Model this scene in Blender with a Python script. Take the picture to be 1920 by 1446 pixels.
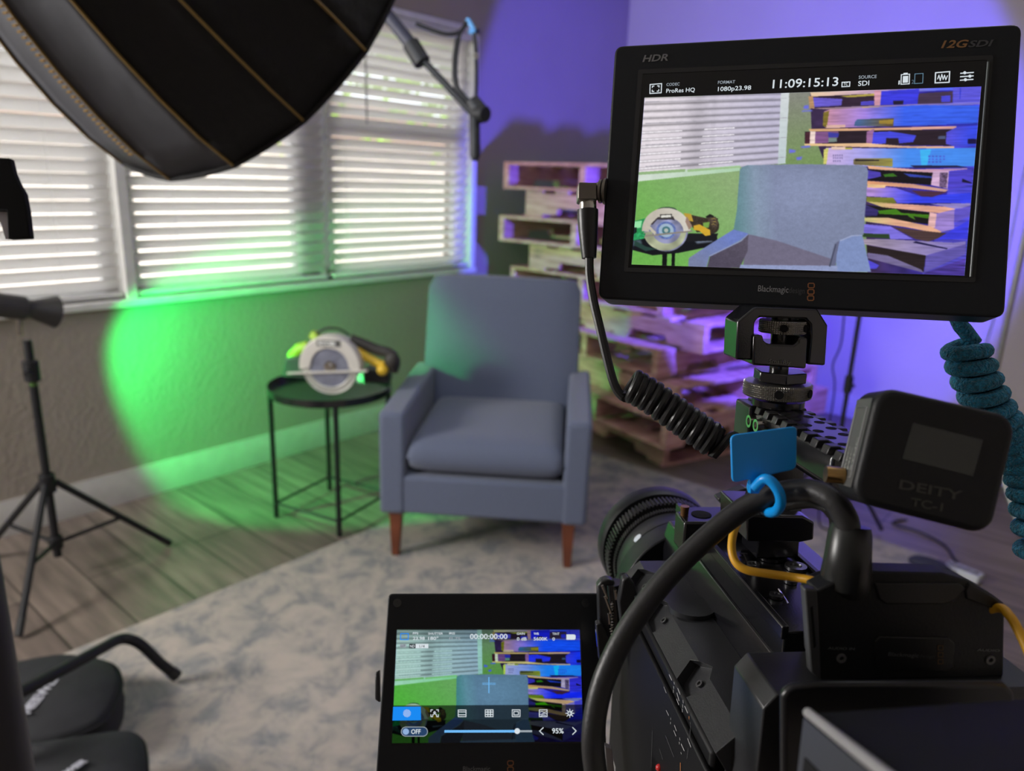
import bpy, bmesh, math, random
import numpy as np
from math import radians, sin, cos, pi
from mathutils import Vector, Matrix, noise

for o in list(bpy.data.objects):
    bpy.data.objects.remove(o)
random.seed(7)
COL = bpy.context.scene.collection
SC = bpy.context.scene

# ------------------------------------------------------------------ camera
F = 1400.0
PITCH, ROLL, YAW, CAMH = radians(15.5), radians(2.0), radians(40.2), 1.31
_h = Vector((-sin(YAW), cos(YAW), 0)); _z = Vector((0, 0, 1))
FW = _h*cos(PITCH) - _z*sin(PITCH)
_r0 = Vector((cos(YAW), sin(YAW), 0)); _u0 = _r0.cross(FW)
RI = _r0*cos(ROLL) + _u0*sin(ROLL); UP = -_r0*sin(ROLL) + _u0*cos(ROLL)
CAM = Vector((0, 0, CAMH))
cd = bpy.data.cameras.new('camera'); cam = bpy.data.objects.new('camera', cd); COL.objects.link(cam)
cd.sensor_width = 36; cd.lens = F/1920*36; cd.clip_start = 0.02; cd.clip_end = 60
m = Matrix((RI, UP, -FW)).transposed().to_4x4(); m.translation = CAM
cam.matrix_world = m
cd.dof.use_dof = True; cd.dof.focus_distance = 0.355; cd.dof.aperture_fstop = 10.0
SC.camera = cam

# ------------------------------------------------------------------ world, lights, exposure
SC.view_settings.view_transform = 'Standard'; SC.view_settings.look = 'None'
SC.view_settings.exposure = 0.14; SC.view_settings.gamma = 1.0
w = bpy.data.worlds.new('overcast_sky'); SC.world = w; w.use_nodes = True
w.node_tree.nodes['Background'].inputs[0].default_value = (0.88, 0.94, 1.0, 1)
w.node_tree.nodes['Background'].inputs[1].default_value = 4.9

def lamp(name, kind, loc, target, energy, color, **kw):
    l = bpy.data.lights.new(name, kind); l.energy = energy; l.color = color
    for k, v in kw.items(): setattr(l, k, v)
    o = bpy.data.objects.new(name, l); COL.objects.link(o); o.location = loc
    d = Vector(target) - Vector(loc); o.rotation_euler = d.to_track_quat('-Z', 'Y').to_euler()
    return o
# green lamp head on the light stand beside the window wall
lamp('green_lamp_light', 'SPOT', (-2.565, 0.82, 0.875), (-2.765, 1.82, 0.375), 86, (0.0, 1.0, 0.14), spot_size=radians(80), spot_blend=0.28, shadow_soft_size=0.03)
# blue lamp on the stand beside the pallets, hidden behind the video monitor
lamp('blue_lamp_light', 'SPOT', (-0.82, 2.885, 1.215), (-1.436, 3.673, 1.165), 250, (0.09, 0.07, 1.0), spot_size=radians(100), spot_blend=0.10, shadow_soft_size=0.03)
# the big softbox over the set
lamp('softbox_light', 'AREA', (-1.19, 0.575, 1.664), (-1.65, 2.4, 0.5), 5, (0.86, 0.92, 1.0), shape='DISK', size=0.5)
# fill added at left behind the camera for an unseen window; none is built
lamp('rear_fill_light', 'AREA', (-2.75, -1.2, 1.55), (-0.6, 1.6, 0.7), 80, (1.0, 0.97, 0.94), shape='RECTANGLE', size=0.9, size_y=0.8)
lamp('ceiling_fill', 'AREA', (-0.4, 1.6, 2.46), (-0.4, 1.6, 0), 6, (0.95, 0.97, 1.0), shape='SQUARE', size=0.9)  # soft fill added under the ceiling, no fixture there
# sun on the garden outside
sun = lamp('sun', 'SUN', (6, -3, 8), (-6, 4, 0), 4.0, (1.0, 0.95, 0.85), angle=0.02)

# ------------------------------------------------------------------ measuring helpers
def ray(x, y): return FW + RI*((x-960)/F) - UP*((y-723)/F)
def at(x, y, d): return CAM + ray(x, y)*d
def onz(x, y, z): r = ray(x, y); return CAM + r*((z-CAMH)/r.z)
def onx(x, y, X): r = ray(x, y); return CAM + r*(X/r.x)
def ony(x, y, Y): r = ray(x, y); return CAM + r*(Y/r.y)
# frame of the foreground camera rig: RR right, AA forward, UU up
AA = ray(835, 440).normalized(); RR = AA.cross(_z).normalized(); UU = RR.cross(AA)
RIGM = Matrix((RR, AA, UU)).transposed()
def W(r, f, u): return CAM + RR*r + AA*f + UU*u
def rp(x, y, f): v = ray(x, y); return CAM + v*(f/v.dot(AA))          # pixel on a plane across the rig
def rr_(x, y, r): v = ray(x, y); return CAM + v*(r/v.dot(RR))         # pixel on a plane along the rig's side
def ru(x, y, u): v = ray(x, y); return CAM + v*(u/v.dot(UU))          # pixel on a level plane of the rig

class Plane:
    """a rectangle in space recovered from its four corners in the photograph"""
    def __init__(s, c, width):
        v = [np.array(ray(*p)) for p in c]
        M = np.array(v).T*np.array([1, -1, 1, -1])
        l = np.linalg.svd(M)[2][-1]; l = l*np.sign(l[0])
        P = [v[i]*l[i] for i in range(4)]
        X = (P[1]-P[0]+P[2]-P[3])/2; k = width/np.linalg.norm(X)
        P = [p*k for p in P]; X = X*k; Y = (P[3]-P[0]+P[2]-P[1])/2*1.0
        s.X = Vector(X).normalized(); s.Y = Vector(Y); s.Y = (s.Y - s.X*s.Y.dot(s.X)).normalized()   # Y points down
        s.N = s.Y.cross(s.X).normalized()
        s.O = CAM + Vector(sum(P)/4)
        if s.N.dot(s.O-CAM) > 0: s.N = -s.N        # N faces the viewer
    def p(s, x, y, off=0.0):
        r = ray(x, y); t = (s.O + s.N*off - CAM).dot(s.N)/r.dot(s.N)
        return CAM + r*t

# ------------------------------------------------------------------ materials
MATS = {}
def mat(name, col, rough=0.5, metal=0.0, var=0.06, scale=20, bump=0.0, bscale=None, emit=0.0, spec=0.5, trans=0.0, alpha=1.0, sheen=0.0):
    if name in MATS: return MATS[name]
    m = bpy.data.materials.new(name); m.use_nodes = True; nt = m.node_tree; b = nt.nodes['Principled BSDF']
    tc = nt.nodes.new('ShaderNodeTexCoord')
    n = nt.nodes.new('ShaderNodeTexNoise'); n.inputs['Scale'].default_value = scale; n.inputs['Detail'].default_value = 4
    nt.links.new(tc.outputs['Object'], n.inputs['Vector'])
    r = nt.nodes.new('ShaderNodeValToRGB')
    r.color_ramp.elements[0].position = 0.3; r.color_ramp.elements[1].position = 0.7
    r.color_ramp.elements[0].color = [max(0, c*(1-var)) for c in col[:3]]+[1]
    r.color_ramp.elements[1].color = [min(1, c*(1+var)) for c in col[:3]]+[1]
    nt.links.new(n.outputs['Fac'], r.inputs['Fac']); nt.links.new(r.outputs['Color'], b.inputs['Base Color'])
    b.inputs['Roughness'].default_value = rough; b.inputs['Metallic'].default_value = metal
    b.inputs['Specular IOR Level'].default_value = spec
    b.inputs['Transmission Weight'].default_value = trans
    b.inputs['Sheen Weight'].default_value = sheen
    if emit:
        nt.links.new(r.outputs['Color'], b.inputs['Emission Color']); b.inputs['Emission Strength'].default_value = emit
    if bump:
        n2 = nt.nodes.new('ShaderNodeTexNoise'); n2.inputs['Scale'].default_value = bscale or scale*4; n2.inputs['Detail'].default_value = 3
        nt.links.new(tc.outputs['Object'], n2.inputs['Vector'])
        bp = nt.nodes.new('ShaderNodeBump'); bp.inputs['Strength'].default_value = bump; bp.inputs['Distance'].default_value = 0.01
        nt.links.new(n2.outputs['Fac'], bp.inputs['Height']); nt.links.new(bp.outputs['Normal'], b.inputs['Normal'])
    MATS[name] = m; return m

def mat_floor():
    m = bpy.data.materials.new('wood_plank_floor'); m.use_nodes = True; nt = m.node_tree; b = nt.nodes['Principled BSDF']
    tc = nt.nodes.new('ShaderNodeTexCoord'); mp = nt.nodes.new('ShaderNodeMapping'); mp.inputs['Rotation'].default_value = (0, 0, 0)
    br = nt.nodes.new('ShaderNodeTexBrick'); br.inputs['Scale'].default_value = 1; br.inputs['Brick Width'].default_value = 1.2; br.inputs['Row Height'].default_value = 0.18
    br.inputs['Mortar Size'].default_value = 0.003; br.inputs['Color1'].default_value = (0.23, 0.185, 0.155, 1); br.inputs['Color2'].default_value = (0.17, 0.135, 0.115, 1)
    br.inputs['Mortar'].default_value = (0.05, 0.04, 0.035, 1); br.inputs['Bias'].default_value = 0.0
    nt.links.new(tc.outputs['Object'], mp.inputs['Vector']); nt.links.new(mp.outputs['Vector'], br.inputs['Vector'])
    mp2 = nt.nodes.new('ShaderNodeMapping'); mp2.inputs['Scale'].default_value = (1.5, 14, 1)
    n = nt.nodes.new('ShaderNodeTexNoise'); n.inputs['Scale'].default_value = 2.2; n.inputs['Detail'].default_value = 6
    nt.links.new(tc.outputs['Object'], mp2.inputs['Vector']); nt.links.new(mp2.outputs['Vector'], n.inputs['Vector'])
    mx = nt.nodes.new('ShaderNodeMix'); mx.data_type = 'RGBA'; mx.blend_type = 'MULTIPLY'; mx.inputs['Factor'].default_value = 0.75
    rp_ = nt.nodes.new('ShaderNodeValToRGB'); rp_.color_ramp.elements[0].color = (0.45, 0.45, 0.45, 1); rp_.color_ramp.elements[1].color = (1.25, 1.22, 1.2, 1)
    rp_.color_ramp.elements[0].position = 0.3; rp_.color_ramp.elements[1].position = 0.7
    nt.links.new(n.outputs['Fac'], rp_.inputs['Fac']); nt.links.new(br.outputs['Color'], mx.inputs['A']); nt.links.new(rp_.outputs['Color'], mx.inputs['B'])
    nt.links.new(mx.outputs['Result'], b.inputs['Base Color']); b.inputs['Roughness'].default_value = 0.38
    return m
def mat_rug():
    m = bpy.data.materials.new('distressed_rug'); m.use_nodes = True; nt = m.node_tree; b = nt.nodes['Principled BSDF']
    tc = nt.nodes.new('ShaderNodeTexCoord')
    n = nt.nodes.new('ShaderNodeTexNoise'); n.inputs['Scale'].default_value = 9; n.inputs['Detail'].default_value = 10; n.inputs['Roughness'].default_value = 0.68; n.inputs['Distortion'].default_value = 0.5
    nt.links.new(tc.outputs['Object'], n.inputs['Vector'])
    r = nt.nodes.new('ShaderNodeValToRGB'); e = r.color_ramp.elements
    e[0].position = 0.24; e[0].color = (0.15, 0.165, 0.19, 1)
    e[1].position = 0.62; e[1].color = (0.47, 0.41, 0.36, 1)
    k = e.new(0.42); k.color = (0.27, 0.265, 0.26, 1); k = e.new(0.50); k.color = (0.39, 0.355, 0.32, 1)
    nt.links.new(n.outputs['Fac'], r.inputs['Fac']); nt.links.new(r.outputs['Color'], b.inputs['Base Color'])
    b.inputs['Roughness'].default_value = 0.95; b.inputs['Specular IOR Level'].default_value = 0.1
    n2 = nt.nodes.new('ShaderNodeTexNoise'); n2.inputs['Scale'].default_value = 300
    nt.links.new(tc.outputs['Object'], n2.inputs['Vector'])
    bp = nt.nodes.new('ShaderNodeBump'); bp.inputs['Strength'].default_value = 0.5; bp.inputs['Distance'].default_value = 0.004
    nt.links.new(n2.outputs['Fac'], bp.inputs['Height']); nt.links.new(bp.outputs['Normal'], b.inputs['Normal'])
    return m
def mat_wood(name, c1, c2):
    if name in MATS: return MATS[name]
    m = bpy.data.materials.new(name); m.use_nodes = True; nt = m.node_tree; b = nt.nodes['Principled BSDF']
    tc = nt.nodes.new('ShaderNodeTexCoord'); mp = nt.nodes.new('ShaderNodeMapping'); mp.inputs['Scale'].default_value = (3, 9, 22)
    n = nt.nodes.new('ShaderNodeTexNoise'); n.inputs['Scale'].default_value = 2; n.inputs['Detail'].default_value = 6
    oi = nt.nodes.new('ShaderNodeObjectInfo'); ad = nt.nodes.new('ShaderNodeVectorMath'); ad.operation = 'ADD'
    nt.links.new(tc.outputs['Object'], mp.inputs['Vector']); nt.links.new(mp.outputs['Vector'], ad.inputs[0]); nt.links.new(oi.outputs['Random'], ad.inputs[1])
    nt.links.new(ad.outputs[0], n.inputs['Vector'])
    r = nt.nodes.new('ShaderNodeValToRGB'); r.color_ramp.elements[0].color = c1+(1,); r.color_ramp.elements[1].color = c2+(1,)
    r.color_ramp.elements[0].position = 0.3; r.color_ramp.elements[1].position = 0.72
    nt.links.new(n.outputs['Fac'], r.inputs['Fac']); nt.links.new(r.outputs['Color'], b.inputs['Base Color']); b.inputs['Roughness'].default_value = 0.75
    MATS[name] = m; return m
def mat_slat():
    m = bpy.data.materials.new('white_slat_vinyl'); m.use_nodes = True; nt = m.node_tree; b = nt.nodes['Principled BSDF']
    n = nt.nodes.new('ShaderNodeTexNoise'); n.inputs['Scale'].default_value = 3
    tc = nt.nodes.new('ShaderNodeTexCoord'); nt.links.new(tc.outputs['Object'], n.inputs['Vector'])
    r = nt.nodes.new('ShaderNodeValToRGB'); r.color_ramp.elements[0].color = (0.74, 0.73, 0.70, 1); r.color_ramp.elements[1].color = (0.82, 0.81, 0.79, 1)
    nt.links.new(n.outputs['Fac'], r.inputs['Fac']); nt.links.new(r.outputs['Color'], b.inputs['Base Color']); b.inputs['Roughness'].default_value = 0.4
    t = nt.nodes.new('ShaderNodeBsdfTranslucent'); t.inputs['Color'].default_value = (0.85, 0.82, 0.8, 1)
    mx = nt.nodes.new('ShaderNodeMixShader'); mx.inputs[0].default_value = 0.60
    out = nt.nodes['Material Output']
    nt.links.new(b.outputs[0], mx.inputs[1]); nt.links.new(t.outputs[0], mx.inputs[2]); nt.links.new(mx.outputs[0], out.inputs['Surface'])
    return m
def mat_display(name, strength):
    m = bpy.data.materials.new(name); m.use_nodes = True; nt = m.node_tree
    for n in list(nt.nodes):
        if n.type == 'BSDF_PRINCIPLED': nt.nodes.remove(n)
    a = nt.nodes.new('ShaderNodeAttribute'); a.attribute_name = 'picture'
    e = nt.nodes.new('ShaderNodeEmission'); e.inputs['Strength'].default_value = strength
    nt.links.new(a.outputs['Color'], e.inputs['Color']); nt.links.new(e.outputs[0], nt.nodes['Material Output'].inputs['Surface'])
    return m
def mat_emit(name, col, s=1.0):
    if name in MATS: return MATS[name]
    m = bpy.data.materials.new(name); m.use_nodes = True; nt = m.node_tree
    nt.nodes.remove(nt.nodes['Principled BSDF']); e = nt.nodes.new('ShaderNodeEmission')
    e.inputs['Color'].default_value = tuple(col)+(1,); e.inputs['Strength'].default_value = s
    nt.links.new(e.outputs[0], nt.nodes['Material Output'].inputs['Surface']); MATS[name] = m; return m

BLK = mat('black_plastic', (0.006, 0.0063, 0.0075), 0.45, bump=0.03, bscale=900)
BLKM = mat('black_anodised_metal', (0.006, 0.006, 0.008), 0.2, 0.0, spec=0.9, bump=0.02, bscale=1500)
SATIN = mat('satin_black_housing', (0.006, 0.0075, 0.010), 0.42, spec=0.35, bump=0.05, bscale=1800)
RUB = mat('black_rubber', (0.013, 0.013, 0.014), 0.38, bump=0.02, bscale=600)
MATTE = mat('matte_black', (0.008, 0.008, 0.009), 0.8, spec=0.2)
STEEL = mat('knurled_steel', (0.36, 0.35, 0.32), 0.34, 1.0, bump=0.05, bscale=500)
CHROME = mat('bright_steel', (0.62, 0.6, 0.56), 0.2, 1.0)
WHITEP = mat('white_paint', (0.74, 0.73, 0.70), 0.45)
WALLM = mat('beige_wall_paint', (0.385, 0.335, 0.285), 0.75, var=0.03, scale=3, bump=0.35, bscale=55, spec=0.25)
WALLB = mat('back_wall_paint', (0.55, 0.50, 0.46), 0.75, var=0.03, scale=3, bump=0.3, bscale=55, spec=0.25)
STAND = mat('stand_black_paint', (0.013, 0.013, 0.015), 0.5, spec=0.35)
PRINTW = mat('printed_white', (0.55, 0.55, 0.55), 0.5)
PRINTG = mat('printed_grey', (0.16, 0.16, 0.165), 0.5)
PRINTD = mat('printed_dark_grey', (0.05, 0.05, 0.055), 0.5)
PRINTO = mat('printed_orange', (0.55, 0.20, 0.05), 0.5)
PAN = mat('control_panel_black', (0.004, 0.004, 0.005), 0.55, spec=0.25)
GOLD = mat('brass', (0.5, 0.31, 0.12), 0.3, 1.0)

# ------------------------------------------------------------------ mesh building
class MB:
    def __init__(s): s.v = []; s.f = []
    def add(s, vs, fs):
        k = len(s.v); s.v += [Vector(p) for p in vs]; s.f += [tuple(i+k for i in f) for f in fs]; return s
    def hexa(s, p):    # 8 corners: bottom 4, top 4
        return s.add(p, [(0, 3, 2, 1), (4, 5, 6, 7), (0, 1, 5, 4), (1, 2, 6, 5), (2, 3, 7, 6), (3, 0, 4, 7)])
    def box(s, lo, hi, M=None):
        (a, b, c), (d, e, g) = lo, hi
        p = [Vector(q) for q in ((a, b, c), (d, b, c), (d, e, c), (a, e, c), (a, b, g), (d, b, g), (d, e, g), (a, e, g))]
        if M is not None: p = [M @ q for q in p]
        return s.hexa(p)
    def rbox(s, lo, hi): return s.hexa([W(*q) for q in ((lo[0], lo[1], lo[2]), (hi[0], lo[1], lo[2]), (hi[0], hi[1], lo[2]), (lo[0], hi[1], lo[2]), (lo[0], lo[1], hi[2]), (hi[0], lo[1], hi[2]), (hi[0], hi[1], hi[2]), (lo[0], hi[1], hi[2]))])
    def prism(s, pts, vec):
        n = len(pts); pts = [Vector(p) for p in pts]; vec = Vector(vec)
        return s.add(pts+[p+vec for p in pts], [tuple(range(n)), tuple(range(2*n-1, n-1, -1))]+[(i, i+n, (i+1) % n+n, (i+1) % n) for i in range(n)])
    def ring(s, outer, inner, vec):  # outline with a hole, same point counts
        n = len(outer); vec = Vector(vec)
        v = list(outer)+list(inner); v += [Vector(p)+vec for p in v]; fs = []
        for i in range(n):
            j = (i+1) % n
            fs += [(i, j, n+j, n+i), (2*n+i, 3*n+i, 3*n+j, 2*n+j), (i, 2*n+i, 2*n+j, j), (n+i, n+j, 3*n+j, 3*n+i)]
        return s.add(v, fs)
    def tube(s, path, r, n=10, closed=False):
        P = [Vector(p) for p in path]; N = len(P); rad = r if isinstance(r, (list, tuple)) else [r]*N
        T = []
        for i in range(N):
            if closed: t = P[(i+1) % N]-P[i-1]
            else: t = P[min(i+1, N-1)]-P[max(i-1, 0)]
            T.append(t.normalized())
        a = Vector((0, 0, 1)) if abs(T[0].z) < 0.9 else Vector((1, 0, 0))
        u = T[0].cross(a).normalized(); vs = []
        for i in range(N):
            u = (u - T[i]*u.dot(T[i])).normalized(); v = T[i].cross(u)
            vs += [P[i]+(u*cos(2*pi*k/n)+v*sin(2*pi*k/n))*rad[i] for k in range(n)]
        fs = []
        for i in range(N if closed else N-1):
            j = (i+1) % N
            fs += [(i*n+k, i*n+(k+1) % n, j*n+(k+1) % n, j*n+k) for k in range(n)]
        if not closed: fs += [tuple(range(n-1, -1, -1)), tuple((N-1)*n+k for k in range(n))]
        return s.add(vs, fs)
    def lathe(s, prof, o, axis, n=32, xref=None, teeth=None, closed=False):
        """prof = [(radius, height)], teeth = {index: depth} gives a toothed radius"""
        o = Vector(o); ax = Vector(axis).normalized(); a = Vector(xref) if xref else (Vector((0, 0, 1)) if abs(ax.z) < 0.9 else Vector((1, 0, 0)))
        u = ax.cross(a).normalized(); v = ax.cross(u); vs = []
        for i, (r, h) in enumerate(prof):
            for k in range(n):
                q = r
                if teeth and i in teeth and k % 4 in (0, 1): q = r-teeth[i]
                vs.append(o+ax*h+(u*cos(2*pi*k/n)+v*sin(2*pi*k/n))*q)
        N = len(prof); fs = []
        for i in range(N if closed else N-1):
            j = (i+1) % N
            fs += [(i*n+k, i*n+(k+1) % n, j*n+(k+1) % n, j*n+k) for k in range(n)]
        if not closed:
            if prof[0][0] > 1e-6: fs.append(tuple(range(n-1, -1, -1)))
            if prof[-1][0] > 1e-6: fs.append(tuple((N-1)*n+k for k in range(n)))
        return s.add(vs, fs)
    def ball(s, c, r, n=12, sc=(1, 1, 1)):
        c = Vector(c); vs = []; fs = []
        for i in range(1, n):
            th = pi*i/n
            vs += [c+Vector((sin(th)*cos(2*pi*k/(2*n))*r*sc[0], sin(th)*sin(2*pi*k/(2*n))*r*sc[1], cos(th)*r*sc[2])) for k in range(2*n)]
        m = 2*n
        for i in range(n-2): fs += [(i*m+k, (i+1)*m+k, (i+1)*m+(k+1) % m, i*m+(k+1) % m) for k in range(m)]
        vs += [c+Vector((0, 0, r*sc[2])), c-Vector((0, 0, r*sc[2]))]; a = (n-1)*m
        fs += [(a, k, (k+1) % m) for k in range(m)]+[(a+1, (n-2)*m+(k+1) % m, (n-2)*m+k) for k in range(m)]
        return s.add(vs, fs)

MWORLD = {}
def wm(o): return MWORLD[o.name]
def mesh_of(name, mb, M, material, sharp=35):
    me = bpy.data.meshes.new(name); Mi = M.inverted()
    me.from_pydata([Mi @ v for v in mb.v], [], mb.f); me.materials.append(material)
    b = bmesh.new(); b.from_mesh(me); bmesh.ops.remove_doubles(b, verts=b.verts, dist=1e-6)
    bmesh.ops.recalc_face_normals(b, faces=b.faces); b.to_mesh(me); b.free()
    me.polygons.foreach_set('use_smooth', [True]*len(me.polygons)); me.set_sharp_from_angle(angle=radians(sharp))
    return me
def obj(name, mb, material, parent=None, bevel=0.0, loc=None, label=None, seg=2, sharp=35):
    M = wm(parent) if parent else Matrix.Translation(loc if loc is not None else sum(mb.v, Vector())/len(mb.v))
    o = bpy.data.objects.new(name, mesh_of(name, mb, M, material, sharp)); COL.objects.link(o)
    if parent: o.parent = parent
    else: o.matrix_world = M
    MWORLD[o.name] = M
    if bevel:
        b = o.modifiers.new('bevel', 'BEVEL'); b.width = bevel; b.segments = seg; b.limit_method = 'ANGLE'; b.angle_limit = radians(38); b.harden_normals = False
    if label: o['label'] = label
    return o
def thing(name, label, cat, loc, group=None, rot=0):
    o = bpy.data.objects.new(name, None); COL.objects.link(o); o.empty_display_size = 0.05
    M = Matrix.Translation(Vector(loc)) @ Matrix.Rotation(rot, 4, 'Z')
    o.matrix_world = M; MWORLD[o.name] = M; return tag(o, label, cat, group)
def tag(o, label, cat, group=None, kind=None):
    o['label'] = label; o['category'] = cat
    if group: o['group'] = group
    if kind: o['kind'] = kind
    return o
def struct(name, mb, m, bevel=0, label=None, cat=None):
    o = obj(name, mb, m, bevel=bevel); o['kind'] = 'structure'
    if label: o['label'] = label
    if cat: o['category'] = cat
    return o
def copy_tree(o, parent=None):
    c = o.copy(); COL.objects.link(c); c.parent = parent
    for ch in list(o.children): copy_tree(ch, c)
    return c
def spline(pts, n=8):
    P = [Vector(p) for p in pts]; out = []
    for i in range(len(P)-1):
        a, b, c, d = P[max(i-1, 0)], P[i], P[i+1], P[min(i+2, len(P)-1)]
        for k in range(n):
            t = k/n; out.append(0.5*((2*b)+(c-a)*t+(2*a-5*b+4*c-d)*t*t+(3*b-a-3*c+d)*t**3))
    out.append(P[-1]); return out
def coil(axis_pts, r, turns, x0, per=18, phase=0.0, hand=1):
    """helix wound round a curved axis"""
    ax = spline(axis_pts, 24); L = len(ax)-1; out = []; n = int(turns*per)
    u = Vector(x0)
    for i in range(n+1):
        s = i/n*L; k = min(int(s), L-1); p = ax[k].lerp(ax[k+1], s-k); t = (ax[min(k+2, L)]-ax[max(k-1, 0)]).normalized()
        u = (u-t*u.dot(t)).normalized(); v = t.cross(u); a = hand*2*pi*i/per+phase
        out.append(p+(u*cos(a)+v*sin(a))*r)
    return out
def text(s, size, O, X, Y, material, parent, name='lettering', ext=0.0, shear=0.0, align='LEFT', sx=1.0, off=0.0, label=None, bold=0.0):
    """X to the right of the writing, Y up; O lower left corner; size = capital height"""
    cu = bpy.data.curves.new('t', 'FONT'); cu.body = s; cu.size = size/0.70; cu.extrude = ext; cu.shear = shear; cu.align_x = align; cu.offset = bold
    cu.resolution_u = 3
    t = bpy.data.objects.new('t', cu); me = bpy.data.meshes.new_from_object(t); bpy.data.objects.remove(t); bpy.data.curves.remove(cu)
    X = Vector(X).normalized(); Y = Vector(Y).normalized(); Z = X.cross(Y)
    Mi = wm(parent).inverted()
    for v in me.vertices:
        c = v.co.copy(); v.co = Mi @ (Vector(O)+X*c.x*sx+Y*c.y+Z*(c.z+off))
    me.materials.clear(); me.materials.append(material); me.name = name
    o = bpy.data.objects.new(name, me); COL.objects.link(o); o.parent = parent; MWORLD[o.name] = wm(parent)
    if label: o['label'] = label
    return o
def bool_cut(o, cutters):
    obs = []
    for mb in cutters:
        c = obj('cutter', mb, BLK); obs.append(c)
        md = o.modifiers.new('c', 'BOOLEAN'); md.operation = 'DIFFERENCE'; md.solver = 'EXACT'; md.object = c
    bpy.context.view_layer.update()
    dg = bpy.context.evaluated_depsgraph_get()
    me = bpy.data.meshes.new_from_object(o.evaluated_get(dg)); o.modifiers.clear(); o.data = me
    for c in obs: bpy.data.objects.remove(c)
    me.polygons.foreach_set('use_smooth', [True]*len(me.polygons)); me.set_sharp_from_angle(angle=radians(35))

# ================================================================== THE ROOM
XW, YB, XR, YF, ZC = -2.97, 4.58, 1.7, -2.3, 2.5
WZ0, WZ1, WY0, WY1 = 0.815, 2.035, 0.30, 3.10
struct('floor', MB().box((XW-0.12, YF-0.1, -0.1), (XR+0.1, YB+0.1, 0)), mat_floor())
struct('ceiling', MB().box((XW-0.12, YF-0.1, ZC), (XR+0.1, YB+0.1, ZC+0.1)), mat('white_ceiling_paint', (0.7, 0.69, 0.67), 0.9))
b = MB()
T = 0.12
b.box((XW-T, YF, 0), (XW, WY0, ZC)); b.box((XW-T, WY1, 0), (XW, YB, ZC)); b.box((XW-T, WY0, 0), (XW, WY1, WZ0)); b.box((XW-T, WY0, WZ1), (XW, WY1, ZC))
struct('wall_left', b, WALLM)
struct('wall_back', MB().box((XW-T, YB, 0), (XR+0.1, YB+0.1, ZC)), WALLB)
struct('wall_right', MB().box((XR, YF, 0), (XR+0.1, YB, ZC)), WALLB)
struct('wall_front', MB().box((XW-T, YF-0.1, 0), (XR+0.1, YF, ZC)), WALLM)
BB = mat('white_baseboard_paint', (0.52, 0.50, 0.47), 0.4)
def board(P0, P1, out, h=0.13, t=0.016):
    P0, P1, out = Vector(P0), Vector(P1), Vector(out)
    prof = [(0, 0), (t, 0), (t, h*0.80), (t*0.55, h*0.90), (t*0.45, h), (0, h)]
    return MB().prism([P0+out*a+Vector((0, 0, c)) for a, c in prof], P1-P0)
struct('baseboard_left', board((XW, YF, 0), (XW, YB, 0), (1, 0, 0)), BB)
struct('baseboard_back', board((XW+0.02, YB, 0), (XR, YB, 0), (0, -1, 0)), BB)
# windows: three glazed openings behind three blinds
FRM = mat('white_window_vinyl', (0.62, 0.62, 0.61), 0.4)
GLS = mat('window_glass', (0.97, 0.98, 0.98), 0.02, trans=1.0, var=0.0)
cells = [(WY0, 1.205), (1.245, 2.14), (2.175, WY1)]
for i, (a, c) in enumerate(cells):
    x0 = XW-0.115; f = MB()
    wv = [(a, a+0.05), (c-0.05, c)] if i != 1 else [(a, a+0.05), (c-0.13, c)]
    for (p, q) in wv: f.box((x0, p, WZ0), (x0+0.05, q, WZ1))
    f.box((x0, a, WZ0), (x0+0.05, c, WZ0+0.045)); f.box((x0, a, WZ1-0.045), (x0+0.05, c, WZ1))
    if i == 2: f.box((x0+0.005, a, 1.50), (x0+0.045, c, 1.565))
    wf = struct('window_%d' % (i+1), f, FRM)
    obj('window_pane', MB().box((x0+0.02, a+0.04, WZ0+0.04), (x0+0.026, c-0.04, WZ1-0.04)), GLS, wf)
struct('trim_1', MB().box((XW-0.12, 1.205, WZ0), (XW+0.012, 1.245, WZ1)), WHITEP, 0.003)
struct('trim_2', MB().box((XW-0.12, 2.14, WZ0), (XW-0.06, 2.175, WZ1)), WHITEP, 0.003)
b = MB().box((XW-0.11, WY0-0.02, WZ0-0.028), (XW+0.03, WY1+0.03, WZ0))
struct('trim_3', b, WHITEP, 0.004)                                                     # window sill
b = MB().box((XW-0.1, WY1-0.004, WZ0), (XW+0.014, WY1+0.034, WZ1+0.03)).box((XW-0.1, WY0-0.03, WZ1), (XW+0.014, WY1+0.034, WZ1+0.032))
struct('trim_4', b, WHITEP, 0.003)

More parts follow.
